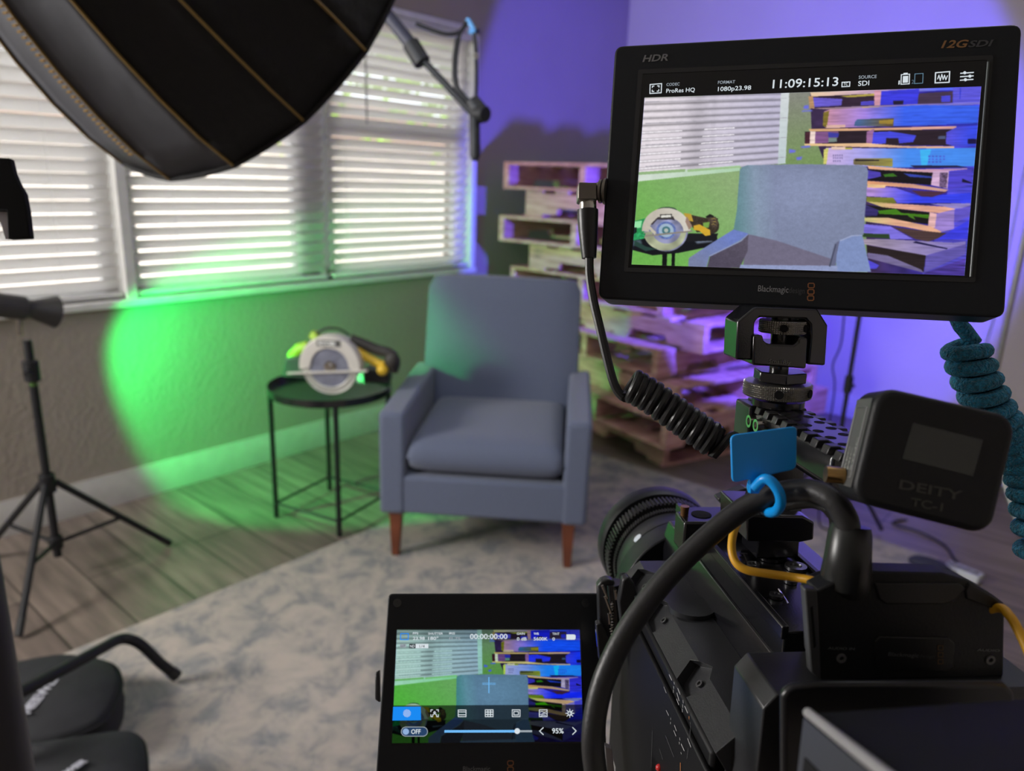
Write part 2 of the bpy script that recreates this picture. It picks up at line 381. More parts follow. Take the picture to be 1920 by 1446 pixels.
SLAT = mat_slat(); CORD = mat('white_cord', (0.8, 0.8, 0.78), 0.8)
def blind(y0, y1, tilt, label, holes, wand=None, pitch=0.0478):
    t = thing('window_blind', label, 'blind', (XW-0.03, (y0+y1)/2, WZ0+0.005), 'white slatted blinds over the window')
    t['group'] = 'white slatted blinds over the window'
    xc = XW-0.026; s = MB(); wdt = 0.050; n = int((WZ1-WZ0-0.11)/pitch)
    for k in range(n+1):
        z = WZ0+0.055+k*pitch; ta = tilt+random.uniform(-1.5, 1.5); cx, cz = cos(radians(ta)), sin(radians(ta))
        nx, nz = -cz, cx; pts = []
        sag = random.uniform(-0.0008, 0.0008)
        for u, h in ((-.5, 0), (-.25, .0022), (0, .003), (.25, .0022), (.5, 0)): pts.append(Vector((xc+u*wdt*cx+h*nx, y0+0.006, z+u*wdt*cz+h*nz+sag)))
        for u, h in ((.5, .0024), (.25, .0046), (0, .0054), (-.25, .0046), (-.5, .0024)): pts.append(Vector((xc+u*wdt*cx+h*nx, y0+0.006, z+u*wdt*cz+h*nz+sag)))
        s.prism(pts, (0, y1-y0-0.012, 0))
    obj('slats', s, SLAT, t)
    obj('head_rail', MB().box((xc-0.026, y0+0.004, WZ1-0.045), (xc+0.03, y1-0.004, WZ1-0.002)), WHITEP, t, 0.003)
    obj('bottom_rail', MB().box((xc-0.024, y0+0.006, WZ0+0.006), (xc+0.024, y1-0.006, WZ0+0.026)), WHITEP, t, 0.005)
    for hy in holes:
        c = MB(); c.tube([(xc+0.03, hy, WZ0+0.02), (xc+0.03, hy, WZ1-0.03)], 0.0012, 6); c.tube([(xc-0.028, hy, WZ0+0.02), (xc-0.028, hy, WZ1-0.03)], 0.0012, 6)
        obj('ladder_cord', c, CORD, t)
    if wand: obj('tilt_wand', MB().tube([(xc+0.05, wand, WZ1-0.03), (xc+0.052, wand+0.003, WZ1-0.5)], 0.0045, 8), mat('grey_wand', (0.25, 0.25, 0.24), 0.5), t, label='grey tilt wand')
    return t
blind(WY0, 1.203, 62, 'closed white slatted blind at the left end of the window', (0.47, 0.99))
blind(1.247, 2.145, 53, 'white slatted blind in the middle of the window with bright gaps', (1.42, 1.98))
blind(2.165, WY1-0.006, 55, 'white slatted blind at the right end of the window beside the corner wall', (2.25, 2.95), wand=2.36)

# the garden and the neighbouring house seen in slivers between the slats
tag(obj('lawn', MB().box((-14, -6, -0.35), (XW-T-0.02, 14, -0.3)), mat('pale_paving', (0.55, 0.47, 0.42), 0.9)), 'pale ground outside the window', 'ground', kind='structure')
t = thing('neighbouring_house', 'pale house wall seen outside through the blinds', 'house', (-9, 4.5, -0.3))
obj('wall', MB().box((-9.2, -1.0, -0.3), (-8.9, 9.0, 1.75)), mat('pale_stucco', (0.75, 0.66, 0.60), 0.9), t)
obj('roof', MB().prism([(-8.6, -1.2, 1.7), (-9.8, -1.2, 2.3), (-9.8, -1.2, 1.7)], (0, 10.4, 0)), mat('roof_tile', (0.3, 0.18, 0.12), 0.9), t)
LEAF = mat('lime_leaves', (0.42, 0.72, 0.03), 0.6, var=0.4, scale=6)
t = thing('garden_tree', 'bright green leafy tree outside behind the blinds', 'tree', (-5.6, 5.6, -0.3))
lf = MB(); rnd = random.Random(3)
for k in range(3000):
    c = Vector((-5.6, 5.3, 2.95))+Vector((rnd.gauss(0, .5), rnd.gauss(0, 0.95), rnd.gauss(0, .5))); a = Vector((rnd.gauss(0, 1), rnd.gauss(0, 1), rnd.gauss(0, 1))).normalized(); q = a.orthogonal().normalized(); z_ = 0.07
    lf.add([c, c+a*z_+q*z_*.5, c+a*2*z_, c+a*z_-q*z_*.5], [(0, 1, 2, 3)])
obj('foliage', lf, LEAF, t); obj('trunk', MB().tube([(-5.6, 5.6, -0.3), (-5.55, 5.55, 1.2), (-5.6, 5.6, 2.8)], [0.12, 0.10, 0.07]), mat('bark', (0.12, 0.08, 0.05), 0.9), t)

# ------------------------------------------------------------------ rug
b = MB(); x0, x1, y0, y1 = -2.07, -0.395, -0.45, 2.955
b.box((x0, y0, 0.0), (x1, y1, 0.007))
rug = obj('area_rug', b, mat_rug(), bevel=0.003); tag(rug, 'distressed beige and blue-grey area rug on the plank floor', 'rug')

# ------------------------------------------------------------------ armchair
OX = Vector((0.809, 0.588, 0)).normalized(); OY = Vector((-0.588, 0.809, 0)).normalized(); OC = Vector(((-1.841-1.351)/2, (1.572+1.928)/2, 0.007))
def cl(x, y, z): return OC+OX*x+OY*y+Vector((0, 0, z))
FAB = mat('blue_grey_upholstery', (0.122, 0.142, 0.21), 0.9, var=0.06, scale=220, bump=0.25, bscale=900, spec=0.2, sheen=0.25)
LEGW = mat('red_brown_wood', (0.16, 0.045, 0.02), 0.35, var=0.2, scale=12)
ch = thing('armchair', 'blue-grey upholstered armchair with tapered wooden legs in the middle of the room', 'armchair', OC)
def lbox(a, c): return MB().hexa([cl(*p) for p in ((a[0], a[1], a[2]), (c[0], a[1], a[2]), (c[0], c[1], a[2]), (a[0], c[1], a[2]), (a[0], a[1], c[2]), (c[0], a[1], c[2]), (c[0], c[1], c[2]), (a[0], c[1], c[2]))])
obj('seat_base', lbox((-0.345, -0.025, 0.175), (0.352, 0.66, 0.315)), FAB, ch, 0.014, seg=3)
for s in (-1, 1):
    xo, xi = (-0.352, -0.262) if s < 0 else (0.361, 0.274)
    p = [(xo, -0.03), (xi, -0.03), (xi+0.004*s, 0.60), (xo, 0.62)]
    tops = [0.540, 0.540, 0.560, 0.560]
    if s > 0: p = [(xi, -0.03), (xo, -0.03), (xo, 0.62), (xi+0.004, 0.60)]
    v = [cl(q[0], q[1], 0.172) for q in p]+[cl(q[0], q[1], z) for q, z in zip(p, tops)]
    arm = obj('armrest', MB().hexa(v), FAB, ch, 0.016, seg=3)
# puffed seat cushion
cu = MB(); nx, ny = 14, 12
def cush(u, v, top):
    x = -0.256+0.528*u; y = -0.022+0.60*v; e = (1-(2*u-1)**14)*(1-(2*v-1)**14); ee = max(0.0, e)**0.3
    x2 = -0.256+0.528*(0.5+(u-0.5)*(1.0 if 0 < u < 1 else 1)); return cl(x2, y-(0.012 if v < 0.01 else 0), (0.385+(0.060+0.014*(1-(2*u-1)**2)*(1-(2*v-1)**2))*ee) if top else 0.385-0.064*ee)
g = {}
vs = []; fs = []
for t_ in (1, 0):
    for i in range(nx+1):
        for j in range(ny+1): 
            u = 0.5-0.5*cos(pi*i/nx); v = 0.5-0.5*cos(pi*j/ny)
            g[(t_, i, j)] = len(vs); vs.append(cush(u, v, t_))
for t_ in (1, 0):
    for i in range(nx):
        for j in range(ny):
            q = (g[(t_, i, j)], g[(t_, i+1, j)], g[(t_, i+1, j+1)], g[(t_, i, j+1)]); fs.append(q if t_ else q[::-1])
cu.add(vs, fs)
obj('seat_cushion', cu, FAB, ch, sharp=80)
bk = MB(); W0, W1 = 0.318, 0.306; nz_ = 14
prof = []
for i in range(nz_+1):
    t_ = i/nz_; z = 0.33+(0.915-0.33)*t_; y = 0.50+0.115*t_
    wdt = W0+(W1-W0)*t_
    if z > 0.88: wdt -= 0.022*((z-0.88)/0.035)**2
    prof.append((z, y, wdt))
vs = []; fs = []; nn = 12
for z, y, wd in prof:
    th = 0.115-0.03*(z-0.33)/0.585
    topf = 1.0 if z < 0.89 else 0.75
    for k in range(nn+1):
        u = -1+2*k/nn; e = 1-abs(u)**8; vs.append(cl(wd*u, y+0.02*(1-e)-0.012*(1-u*u)+(0.03 if topf < 1 else 0)*0.5, z+0.006*(1-u*u)*(z > 0.9)))
    for k in range(nn+1):
        u = 1-2*k/nn; e = 1-abs(u)**8; vs.append(cl(wd*u, y+th-0.02*(1-e)-(0.02 if topf < 1 else 0), z+0.006*(1-u*u)*(z > 0.9)))
M_ = 2*(nn+1)
for i in range(nz_): fs += [(i*M_+k, i*M_+(k+1) % M_, (i+1)*M_+(k+1) % M_, (i+1)*M_+k) for k in range(M_)]
fs += [tuple(range(M_)), tuple(nz_*M_+k for k in range(M_-1, -1, -1))]
bk.add(vs, fs); obj('backrest', bk, FAB, ch, 0.006, sharp=60)
for lx, ly in ((-0.30, 0.01), (0.30, 0.01), (-0.285, 0.60), (0.285, 0.60)):
    sx = -1 if lx < 0 else 1; dy = 0.0 if ly < 0.3 else 0.06; b = MB()
    bt, tp = 0.013, 0.023
    b.hexa([cl(lx+sx*0.004+a*bt, ly+dy+c*bt, 0.0) for a, c in ((-1, -1), (1, -1), (1, 1), (-1, 1))]+[cl(lx+a*tp, ly+c*tp, 0.178) for a, c in ((-1, -1), (1, -1), (1, 1), (-1, 1))])
    obj('leg', b, LEGW, ch, 0.003, label='tapered red-brown wooden leg')

# ------------------------------------------------------------------ side table
TC = Vector((-2.30, 1.646, 0)); TR = 0.232; TH = 0.525
tb = thing('side_table', 'round black metal tray side table left of the armchair', 'table', TC)
obj('tabletop', MB().lathe([(0, 0), (TR-0.004, 0), (TR, 0.004), (TR, 0.03), (TR-0.004, 0.03), (TR-0.005, 0.006), (0, 0.006)], TC+Vector((0, 0, TH-0.022)), (0, 0, 1), 56), BLKM, tb, label='round black tray top with raised rim')
d1 = Vector((0.972, 0.234, 0)); d2 = Vector((-0.234, 0.972, 0)); hs = 0.156
lp = [TC+d1*a*hs+d2*c*hs for a, c in ((-1, -1), (1, -1), (1, 1), (-1, 1))]
for p in lp:
    obj('leg', MB().box((p.x-0.007, p.y-0.007, 0), (p.x+0.007, p.y+0.007, TH-0.02)), STAND, tb)
for i in (0, 1, 2, 3):
    a, c = lp[i], lp[(i+1) % 4]
    obj('crossbar', MB().tube([a+Vector((0, 0, 0.06)), c+Vector((0, 0, 0.06))], 0.005, 6), STAND, tb)

# ------------------------------------------------------------------ circular saw on the table
SX = RI.copy(); SX.z = 0; SX.normalize(); SX = (SX + Vector((0, 0, 0))).normalized()
SX = Vector((cos(radians(37)), sin(radians(37)), 0)); SY = Vector((-SX.y, SX.x, 0)); SZ = Vector((0, 0, 1))
bc = ony(619, 690, 1.0); bc = at(619, 688, 2.60); bc.z = max(bc.z, TH+0.085)
def sp(x, y, z): return bc+SX*x+SY*y+SZ*z
saw = thing('circular_saw', 'circular saw with grey blade guard lying on the black side table', 'power tool', Vector((bc.x, bc.y, TH-0.016)))
GUARD = mat('grey_magnesium', (0.66, 0.63, 0.57), 0.45, 0.2); BLADE = mat('scuffed_steel', (0.33, 0.35, 0.45), 0.35, 0.7, var=0.25, scale=30, bump=0.2)
LIME = mat('lime_green_plastic', (0.38, 0.60, 0.04), 0.45); YEL = mat('yellow_plastic', (0.72, 0.46, 0.03), 0.4)
obj('blade', MB().lathe([(0.008, -0.001), (0.083, -0.001), (0.083, 0.001), (0.008, 0.001)], bc, SY, 48, closed=True, teeth={1: 0.004, 2: 0.004}), BLADE, saw)
obj('arbor_bolt', MB().lathe([(0, -0.012), (0.010, -0.012), (0.010, -0.004), (0.022, -0.003), (0.022, 0.001), (0, 0.001)], bc, SY, 16), CHROME, saw)
def arcp(r, a0, a1, n, y): return [sp(r*cos(radians(a0+(a1-a0)*k/n)), y, r*sin(radians(a0+(a1-a0)*k/n))) for k in range(n+1)]
ug = MB(); ug.prism(arcp(0.108, -8, 188, 30, -0.008)+arcp(0.067, 182, -2, 24, -0.008), SY*0.05)
ug.prism(arcp(0.110, -8, 188, 30, 0.002)+arcp(0.104, 188, -8, 30, 0.002), SY*0.055)
obj('upper_guard', ug, GUARD, saw, 0.003)
lg = MB(); lg.prism(arcp(0.096, 182, 350, 26, -0.005)+arcp(0.072, 350, 182, 26, -0.005), SY*0.016)
lg.prism(arcp(0.098, 182, 350, 26, -0.007)+arcp(0.093, 350, 182, 26, -0.007), SY*0.022)
obj('lower_guard', lg, mat('pale_alloy', (0.55, 0.55, 0.50), 0.35, 0.5), saw, 0.002)
bar = MB(); bar.hexa([sp(-0.15, -0.016, -0.031), sp(0.135, -0.016, -0.008), sp(0.135, -0.008, -0.008), sp(-0.15, -0.008, -0.031), sp(-0.15, -0.016, -0.024), sp(0.135, -0.016, -0.001), sp(0.135, -0.008, -0.001), sp(-0.15, -0.008, -0.024)])
obj('base_plate', bar, GUARD, saw, 0.001)
mo = MB().lathe([(0, 0.0), (0.045, 0.0), (0.048, 0.03), (0.046, 0.09), (0.03, 0.10), (0, 0.10)], sp(-0.01, 0.045, 0.01), SY, 24)
obj('motor_housing', mo, LIME, saw, 0.003)
obj('front_grip', MB().tube([sp(-0.09, 0.05, 0.06), sp(-0.125, 0.055, 0.045), sp(-0.15, 0.06, 0.02), sp(-0.155, 0.06, -0.03)], [0.018, 0.022, 0.022, 0.016], 12), LIME, saw, label='lime green front handle')
obj('cover_piece', MB().tube([sp(-0.07, 0.05, 0.085), sp(-0.055, 0.05, 0.105)], 0.022, 12), LIME, saw)
gh = MB().tube(spline([sp(0.06, 0.05, 0.09), sp(0.10, 0.055, 0.075), sp(0.15, 0.06, 0.055), sp(0.19, 0.06, 0.045), sp(0.215, 0.06, 0.02), sp(0.205, 0.06, -0.02)], 4), 0.020, 12)
obj('rear_handle', gh, mat('black_rubber_grip', (0.03, 0.026, 0.022), 0.55), saw, label='black rubber rear handle')
obj('trigger_housing', MB().tube(spline([sp(0.08, 0.045, 0.055), sp(0.115, 0.05, 0.03), sp(0.15, 0.05, 0.012), sp(0.175, 0.05, 0.0)], 4), [0.016]*12+[0.02], 12), YEL, saw, label='yellow trigger housing')
obj('hand_guard', MB().ball(sp(0.175, 0.04, -0.012), 0.021, 8), YEL, saw, label='yellow plastic guard')
obj('wire_hook', MB().tube(spline([sp(-0.06, 0.04, 0.10), sp(-0.03, 0.04, 0.125), sp(0.02, 0.04, 0.128), sp(0.06, 0.045, 0.105)], 6), 0.004, 8), STAND, saw)
obj('battery_pack', MB().hexa([sp(0.10, 0.06, -0.07), sp(0.19, 0.06, -0.07), sp(0.19, 0.13, -0.07), sp(0.10, 0.13, -0.07), sp(0.10, 0.06, -0.02), sp(0.19, 0.06, -0.02), sp(0.19, 0.13, -0.02), sp(0.10, 0.13, -0.02)]), BLK, saw, 0.006)
obj('label_plate', MB().prism([sp(-0.042, -0.0088, 0.074), sp(0.042, -0.0088, 0.074), sp(0.042, -0.0088, 0.097), sp(-0.042, -0.0088, 0.097)], SY*0.002), mat('dark_label', (0.10, 0.10, 0.09), 0.5), saw)
obj('end_knob', MB().ball(sp(0.205, 0.055, 0.02), 0.030, 8, (1, 0.9, 1.25)), mat('black_rubber_grip', (0.03, 0.026, 0.022), 0.55), saw)
obj('front_shoe', MB().hexa([sp(-0.175, 0.0, -0.045), sp(-0.09, 0.0, -0.045), sp(-0.09, 0.08, -0.045), sp(-0.175, 0.08, -0.045), sp(-0.16, 0.0, 0.02), sp(-0.10, 0.0, 0.03), sp(-0.10, 0.08, 0.03), sp(-0.16, 0.08, 0.02)]), mat('green_lit_dark_metal', (0.05, 0.12, 0.07), 0.4), saw, 0.004)  # dark body with the lamp's green light put into its colour
text('RYOBI', 0.0145, sp(-0.036, -0.0095, 0.078), SX, SZ, mat('printed_white_label', (0.85, 0.85, 0.82), 0.5), saw, ext=0.0006, bold=0.0006)
# ------------------------------------------------------------------ pallets
PW1 = mat_wood('pallet_wood', (0.42, 0.20, 0.16), (0.76, 0.45, 0.38))
PW2 = mat_wood('pallet_wood_pale', (0.50, 0.30, 0.22), (0.82, 0.54, 0.43))
def make_pallet(name):
    o = bpy.data.objects.new(name, None); COL.objects.link(o); MWORLD[o.name] = Matrix.Identity(4)
    for y in (-0.491, 0, 0.491):      # stringers run along x, notched
        p = [(-0.61, 0.016), (-0.40, 0.016), (-0.385, 0.05), (-0.175, 0.05), (-0.16, 0.016), (0.16, 0.016), (0.175, 0.05), (0.385, 0.05), (0.40, 0.016), (0.61, 0.016), (0.61, 0.122), (-0.61, 0.122)]
        obj('stringer', MB().prism([(a, y-0.019, c) for a, c in p], (0, 0.038, 0)), PW1, o, 0.002)
    for k in range(7):
        w_ = 0.12 if k in (0, 6) else 0.092; x = -0.61+w_/2 if k == 0 else (0.61-w_/2 if k == 6 else -0.61+0.06+k*(1.10/6))
        obj('deck_board', MB().box((x-w_/2, -0.51, 0.1225), (x+w_/2, 0.51, 0.1385)), PW2 if k % 3 else PW1, o, 0.002)
    for k in range(5):
        w_ = 0.12 if k in (0, 4) else 0.092; x = [-0.55, -0.09, 0.09, 0.28, 0.55][k] if k not in (1, 2, 3) else (-0.10, 0.0, 0.10)[k-1]
        obj('bottom_board', MB().box((x-w_/2 if k in (0, 4) else x*1.0-0.045, -0.51, 0.0), (x+w_/2 if k in (0, 4) else x+0.045, 0.51, 0.0155)), PW2 if k % 2 else PW1, o, 0.002)
    return o
PAL = [  # centre x, y, turned quarter?, extra angle, label
 (-2.00, 3.72, 0, -20, 'wooden pallet on the floor, lowest of the stack by the corner'),
 (-1.86, 3.62, 1, -15, 'wooden pallet second from the bottom of the stack, corner pushed out to the right'),
 (-1.98, 3.66, 0, -17, 'wooden pallet third from the bottom of the stack, set askew'),
 (-2.05, 3.74, 1, -12, 'wooden pallet fourth from the bottom of the stack, open end towards the armchair'),
 (-2.02, 3.72, 0, -9, 'wooden pallet fifth from the bottom of the stack, notched side forward'),
 (-2.22, 3.80, 1, -3, 'wooden pallet level with the top of the armchair, open end forward'),
 (-1.98, 3.68, 0, -2, 'wooden pallet with a printed stamp on its notched side, just above the armchair'),
 (-2.27, 3.74, 1, 0, 'wooden pallet third from the top of the stack, pale post at its left end'),
 (-2.01, 3.67, 0, -1, 'wooden pallet second from the top of the stack, notched side forward'),
 (-2.23, 3.72, 1, 0.6, 'wooden pallet on top of the stack beneath the shadow on the wall')]
pal0 = make_pallet('wooden_pallet')
pals = []
for k, (px, py, q, a, lab) in enumerate(PAL):
    o = pal0 if k == 0 else copy_tree(pal0)
    M = Matrix.Translation((px, py, 0.0003+0.1395*k)) @ Matrix.Rotation(radians(90*q+a), 4, 'Z')
    o.matrix_world = M; MWORLD[o.name] = M; tag(o, lab, 'pallet', 'wooden pallets in the stack'); pals.append(o)
# stencilled heat-treatment stamps on the stringer of the pallet above the chair
for tx_, dx_ in (('IPPC', -0.57), ('HT', -0.57), ('IPPC', 0.27)):
    M = wm(pals[6]); o_ = M @ Vector((dx_, -0.5105, 0.088 if tx_ == 'IPPC' else 0.06)); X_ = (M.to_3x3() @ Vector((1, 0, 0)))
    text(tx_, 0.022, o_, X_, (0, 0, 1), mat('faded_ink', (0.10, 0.08, 0.12), 0.8), pals[6], name='stamp')
#tcs = thing('tool_case', 'black hard case on top of the pallet stack, behind the video monitor', 'case', (-1.93, 3.62, 1.3955))
#obj('shell', MB().box((-2.14, 3.47, 1.3955), (-1.72, 3.77, 1.54)), BLK, tcs, 0.01)
#obj('handle', MB().tube([(-1.99, 3.62, 1.535), (-1.99, 3.62, 1.58), (-1.87, 3.62, 1.58), (-1.87, 3.62, 1.535)], 0.011, 10), BLK, tcs)

# ------------------------------------------------------------------ light stands
KNOB = mat('lime_marking', (0.18, 0.42, 0.06), 0.5)
def light_stand(name, label, G, top, m, rad, phis, spread, hub_z, low_z, metal_leg=None, rise=0.0, cat='light stand', grp=None, foot=True, collars=(), base=0.0):
    t = thing(name, label, cat, Vector((G[0], G[1], 0)), grp)
    G = Vector((G[0], G[1], 0)); ml = metal_leg or m
    obj('column', MB().tube([G+Vector((0, 0, low_z-0.05)), G+Vector((0, 0, top))], rad, 14), m, t)
    obj('upper_hub', MB().tube([G+Vector((0, 0, hub_z-0.03)), G+Vector((0, 0, hub_z+0.03))], rad*1.9, 12), m, t, 0.002)
    obj('lower_hub', MB().tube([G+Vector((0, 0, low_z-0.02)), G+Vector((0, 0, low_z+0.02))], rad*1.7, 12), m, t, 0.002)
    for a in phis:
        d = Vector((cos(a), sin(a), 0)); tip = G+d*spread+Vector((0, 0, rad*0.95+base)); st = G+d*rad*1.7+Vector((0, 0, hub_z)); mid = st.lerp(tip, 0.55)
        l = obj('leg', MB().tube([st, tip], rad*0.85, 10), ml, t)
        obj('rubber_foot', MB().tube([tip-(tip-st).normalized()*0.05, tip], rad*0.95, 10), RUB, l)
        obj('brace', MB().tube([G+d*rad*1.5+Vector((0, 0, low_z)), mid], rad*0.55, 8), m, t)
    for z in collars:
        c = obj('collar', MB().lathe([(rad, -0.035), (rad*1.8, -0.03), (rad*1.8, 0.03), (rad, 0.035)], G+Vector((0, 0, z)), (0, 0, 1), 14), m, t)
        obj('locking_knob', MB().tube([G+Vector((0, 0, z)), G+Vector((cos(-0.6), sin(-0.6), 0))*rad*3.4+Vector((0, 0, z))], rad*0.8, 8), m, c)
    return t
def ang(a, b): return math.atan2(b[1]-a[1], b[0]-a[0])
GL = (-2.513, 0.722)
a0 = ang(GL, (-2.474, 1.063))
ls = light_stand('light_stand', 'black tripod light stand at the left holding a small barrel lamp', GL, 0.795, STAND, 0.0125, (a0, a0+radians(120), a0-radians(120)), 0.345, 0.335, 0.13, collars=(0.70,))
obj('marking_band', MB().tube([(GL[0], GL[1], 0.655), (GL[0], GL[1], 0.665)], 0.0125, 12), KNOB, ls, label='small lime green band')
# lamp head
lc = Vector((GL[0]-0.02, GL[1]-0.01, 0.893)); ld = Vector((-0.12, 0.95, -0.25)).normalized()
lh = thing('studio_lamp', 'small black barrel lamp with a flared hood on the left tripod stand', 'lamp', lc)
obj('housing', MB().lathe([(0, -0.085), (0.030, -0.085), (0.036, -0.08), (0.036, 0.02), (0.028, 0.028), (0.028, 0.045), (0, 0.045)], lc, ld, 24), mat('grey_lamp_body', (0.05, 0.048, 0.047), 0.5), lh)
obj('flared_hood', MB().lathe([(0.026, 0.04), (0.032, 0.055), (0.050, 0.11), (0.047, 0.11), (0.030, 0.058), (0.024, 0.042)], lc, ld, 28, closed=True), mat('grey_lamp_body', (0.05, 0.048, 0.047), 0.5), lh)
obj('yoke', MB().tube([lc+Vector((0, 0, -0.085)), lc+Vector((0, 0, -0.035))], 0.009, 10), CHROME, lh)
obj('front_lens', MB().lathe([(0, 0.046), (0.022, 0.046), (0.022, 0.048), (0, 0.048)], lc, ld, 20), mat_emit('green_led', (0.0, 1.0, 0.25), 6), lh)

# stand beside the pallets carrying the blue lamp (its head is hidden by the video monitor)
GB = (-0.775, 2.84)
bs = light_stand('light_stand', 'black light stand in front of the violet wall with a cable hanging beside it', GB, 1.11, STAND, 0.0085, (0.9, 3.0, 5.1), 0.25, 0.36, 0.14, collars=(0.62,), base=0.008)
lb = Vector((GB[0], GB[1], 1.20)); bd = Vector((-0.656, 0.755, -0.03)).normalized()
bl = thing('studio_lamp', 'black lamp on the stand behind the video monitor, facing the pallets', 'lamp', lb)
obj('housing', MB().lathe([(0, -0.12), (0.036, -0.12), (0.040, -0.11), (0.040, 0.02), (0.032, 0.03), (0, 0.03)], lb, bd, 24), STAND, bl)
obj('front_lens', MB().lathe([(0, 0.031), (0.028, 0.031), (0.028, 0.034), (0, 0.034)], lb, bd, 20), mat_emit('blue_led', (0.1, 0.1, 1.0), 6), bl)
obj('yoke', MB().tube([lb+Vector((0, 0, -0.075)), lb+Vector((0, 0, -0.038))], 0.010, 10), STAND, bl)
cb = MB().tube(spline([ (GB[0]-0.02, GB[1], 1.10), (GB[0]-0.05, GB[1]-0.01, 0.95), (GB[0]-0.045, GB[1]-0.01, 0.77), (GB[0]-0.065, GB[1], 0.68), (GB[0]-0.045, GB[1], 0.58), (GB[0]-0.04, GB[1]-0.02, 0.3), (GB[0]-0.035, GB[1], 0.12), (GB[0]-0.03, GB[1]+0.02, 0.04), (GB[0]-0.01, GB[1]+0.035, 0.018), (GB[0]+0.05, GB[1]+0.05, 0.0165)], 8), 0.0035, 8)
obj('power_lead', cb, STAND, bs)

# silver stand at the right
GS = (-0.42, 3.62)
SILV = mat('silver_stand_tube', (0.45, 0.44, 0.42), 0.3, 0.8)
ss = light_stand('light_stand', 'silver stand at the right edge behind the teal coiled cable', GS, 1.60, SILV, 0.012, (ang(GS, (-0.20, 3.40)), ang(GS, (-0.20, 3.40))+2.1, ang(GS, (-0.20, 3.40))-2.1), 0.32, 0.34, 0.12)
cb = MB().tube(spline([(GS[0]-0.05, GS[1], 1.5), (GS[0]-0.045, GS[1], 0.9), (GS[0]-0.06, GS[1], 0.6), (GS[0]-0.05, GS[1]-0.02, 0.25), (GS[0]-0.06, GS[1]-0.05, 0.006), (GS[0]-0.15, GS[1]-0.12, 0.006)], 8), 0.004, 8)
obj('hanging_lead', cb, SILV, ss)
# things lying on the floor at the right
fc = [onz(x, y, 0.006) for x, y in ((1700, 975), (1676, 978), (1682, 985), (1725, 998), (1770, 1022), (1790, 1050), (1795, 1057), (1775, 1062), (1768, 1070))]
tag(obj('floor_cable', MB().tube(spline(fc, 8), 0.0045, 8), STAND), 'black cable curving across the plank floor at the right', 'cable')
a_, b_ = onz(1772, 1068, 0), onz(1838, 1094, 0); d_ = (b_-a_).normalized(); n_ = Vector((-d_.y, d_.x, 0))
ps = thing('power_strip', 'white power strip lying on the floor beyond the black camera accessory', 'power strip', (a_+b_)/2)
obj('housing', MB().prism([a_-n_*0.028, b_-n_*0.028, b_+n_*0.028, a_+n_*0.028], (0, 0, 0.03)), mat('white_plastic', (0.6, 0.62, 0.66), 0.4), ps, 0.006)
for k in range(4):
    c = a_.lerp(b_, 0.15+0.22*k)+Vector((0, 0, 0.0295)); obj('socket', MB().box((c.x-0.012, c.y-0.012, c.z), (c.x+0.012, c.y+0.012, c.z+0.0015)), PRINTG, ps)
c = onz(1740, 1072, 0)
tag(obj('dark_pouch', MB().ball(c+Vector((0, 0, 0.026)), 0.07, 10, (1.0, 0.6, 0.36)), mat('navy_cloth', (0.03, 0.03, 0.06), 0.9)), 'small dark blue pouch on the corner of the rug', 'pouch')

# ------------------------------------------------------------------ softbox overhead
SBC = Vector((-1.2187, 0.7184, 1.5863)); SBD = Vector((-0.1798, 0.8636, -0.4709)).normalized()
e1 = SBD.cross(_z).normalized(); e2 = e1.cross(SBD); SR, SL, SPW = 0.335, 0.669, 1.664
SBK = mat('black_softbox_fabric', (0.014, 0.014, 0.015), 0.85, bump=0.3, bscale=60); SGR = mat('lit_grey_softbox_fabric', (0.075, 0.078, 0.092), 0.6, bump=0.3, bscale=14)
SEAM = mat('gold_piping', (0.30, 0.19, 0.05), 0.6)
def sbp(a, s, k=1.0):
    return SBC-SBD*(s*SL)+(e1*cos(a)+e2*sin(a))*(SR*(1-s**SPW)*k)
sb = thing('softbox', 'large black umbrella-shaped softbox with gold seams hanging in from the top left', 'softbox', SBC)
NS = 16; ph = radians(270.5); SS = [0, .1, .2, .3, .4, .5, .6, .7, .8, .88, .95]
for k in range(NS):
    a, c = ph+k*2*pi/NS, ph+(k+1)*2*pi/NS; b = MB(); vs = []; fs = []; nu = 6
    for s in SS:
        for i in range(nu+1):
            u = i/nu; q = sbp(a, s).lerp(sbp(c, s), u); ctr = SBC-SBD*(s*SL)
            vs.append(ctr+(q-ctr)*(1-0.03*4*u*(1-u)*min(1.0, s*4)*(1 if s < 0.9 else 0)) - SBD*(0.0 if s else -0.012*4*u*(1-u)*0))
    m_ = nu+1
    for i in range(len(SS)-1):
        for j in range(nu): fs.append((i*m_+j, i*m_+j+1, (i+1)*m_+j+1, (i+1)*m_+j))
    b.add(vs, fs)
    grey = k in (0, 15, 14, 13)  # window light on these panels is put into a greyer fabric colour
    p_ = obj('fabric_panel', b, SGR if grey else SBK, sb, sharp=60, label='grey window-lit fabric panel' if grey else None)
    md = p_.modifiers.new('thickness', 'SOLIDIFY'); md.thickness = 0.002
for k in range(NS):
    a = ph+k*2*pi/NS
    obj('gold_seam', MB().tube([sbp(a, s, 1.004) for s in SS], 0.0019, 6), SEAM, sb)
rim = [sbp(ph+i*2*pi/64, 0, 1.0 - 0.008*abs(sin(i*pi/4))) for i in range(64)]
obj('rim', MB().tube(rim, 0.004, 6, closed=True), SBK, sb)
obj('speed_ring', MB().lathe([(0, 0), (0.075, 0), (0.075, 0.05), (0, 0.05)], SBC-SBD*SL*0.97, SBD, 32), BLKM, sb)
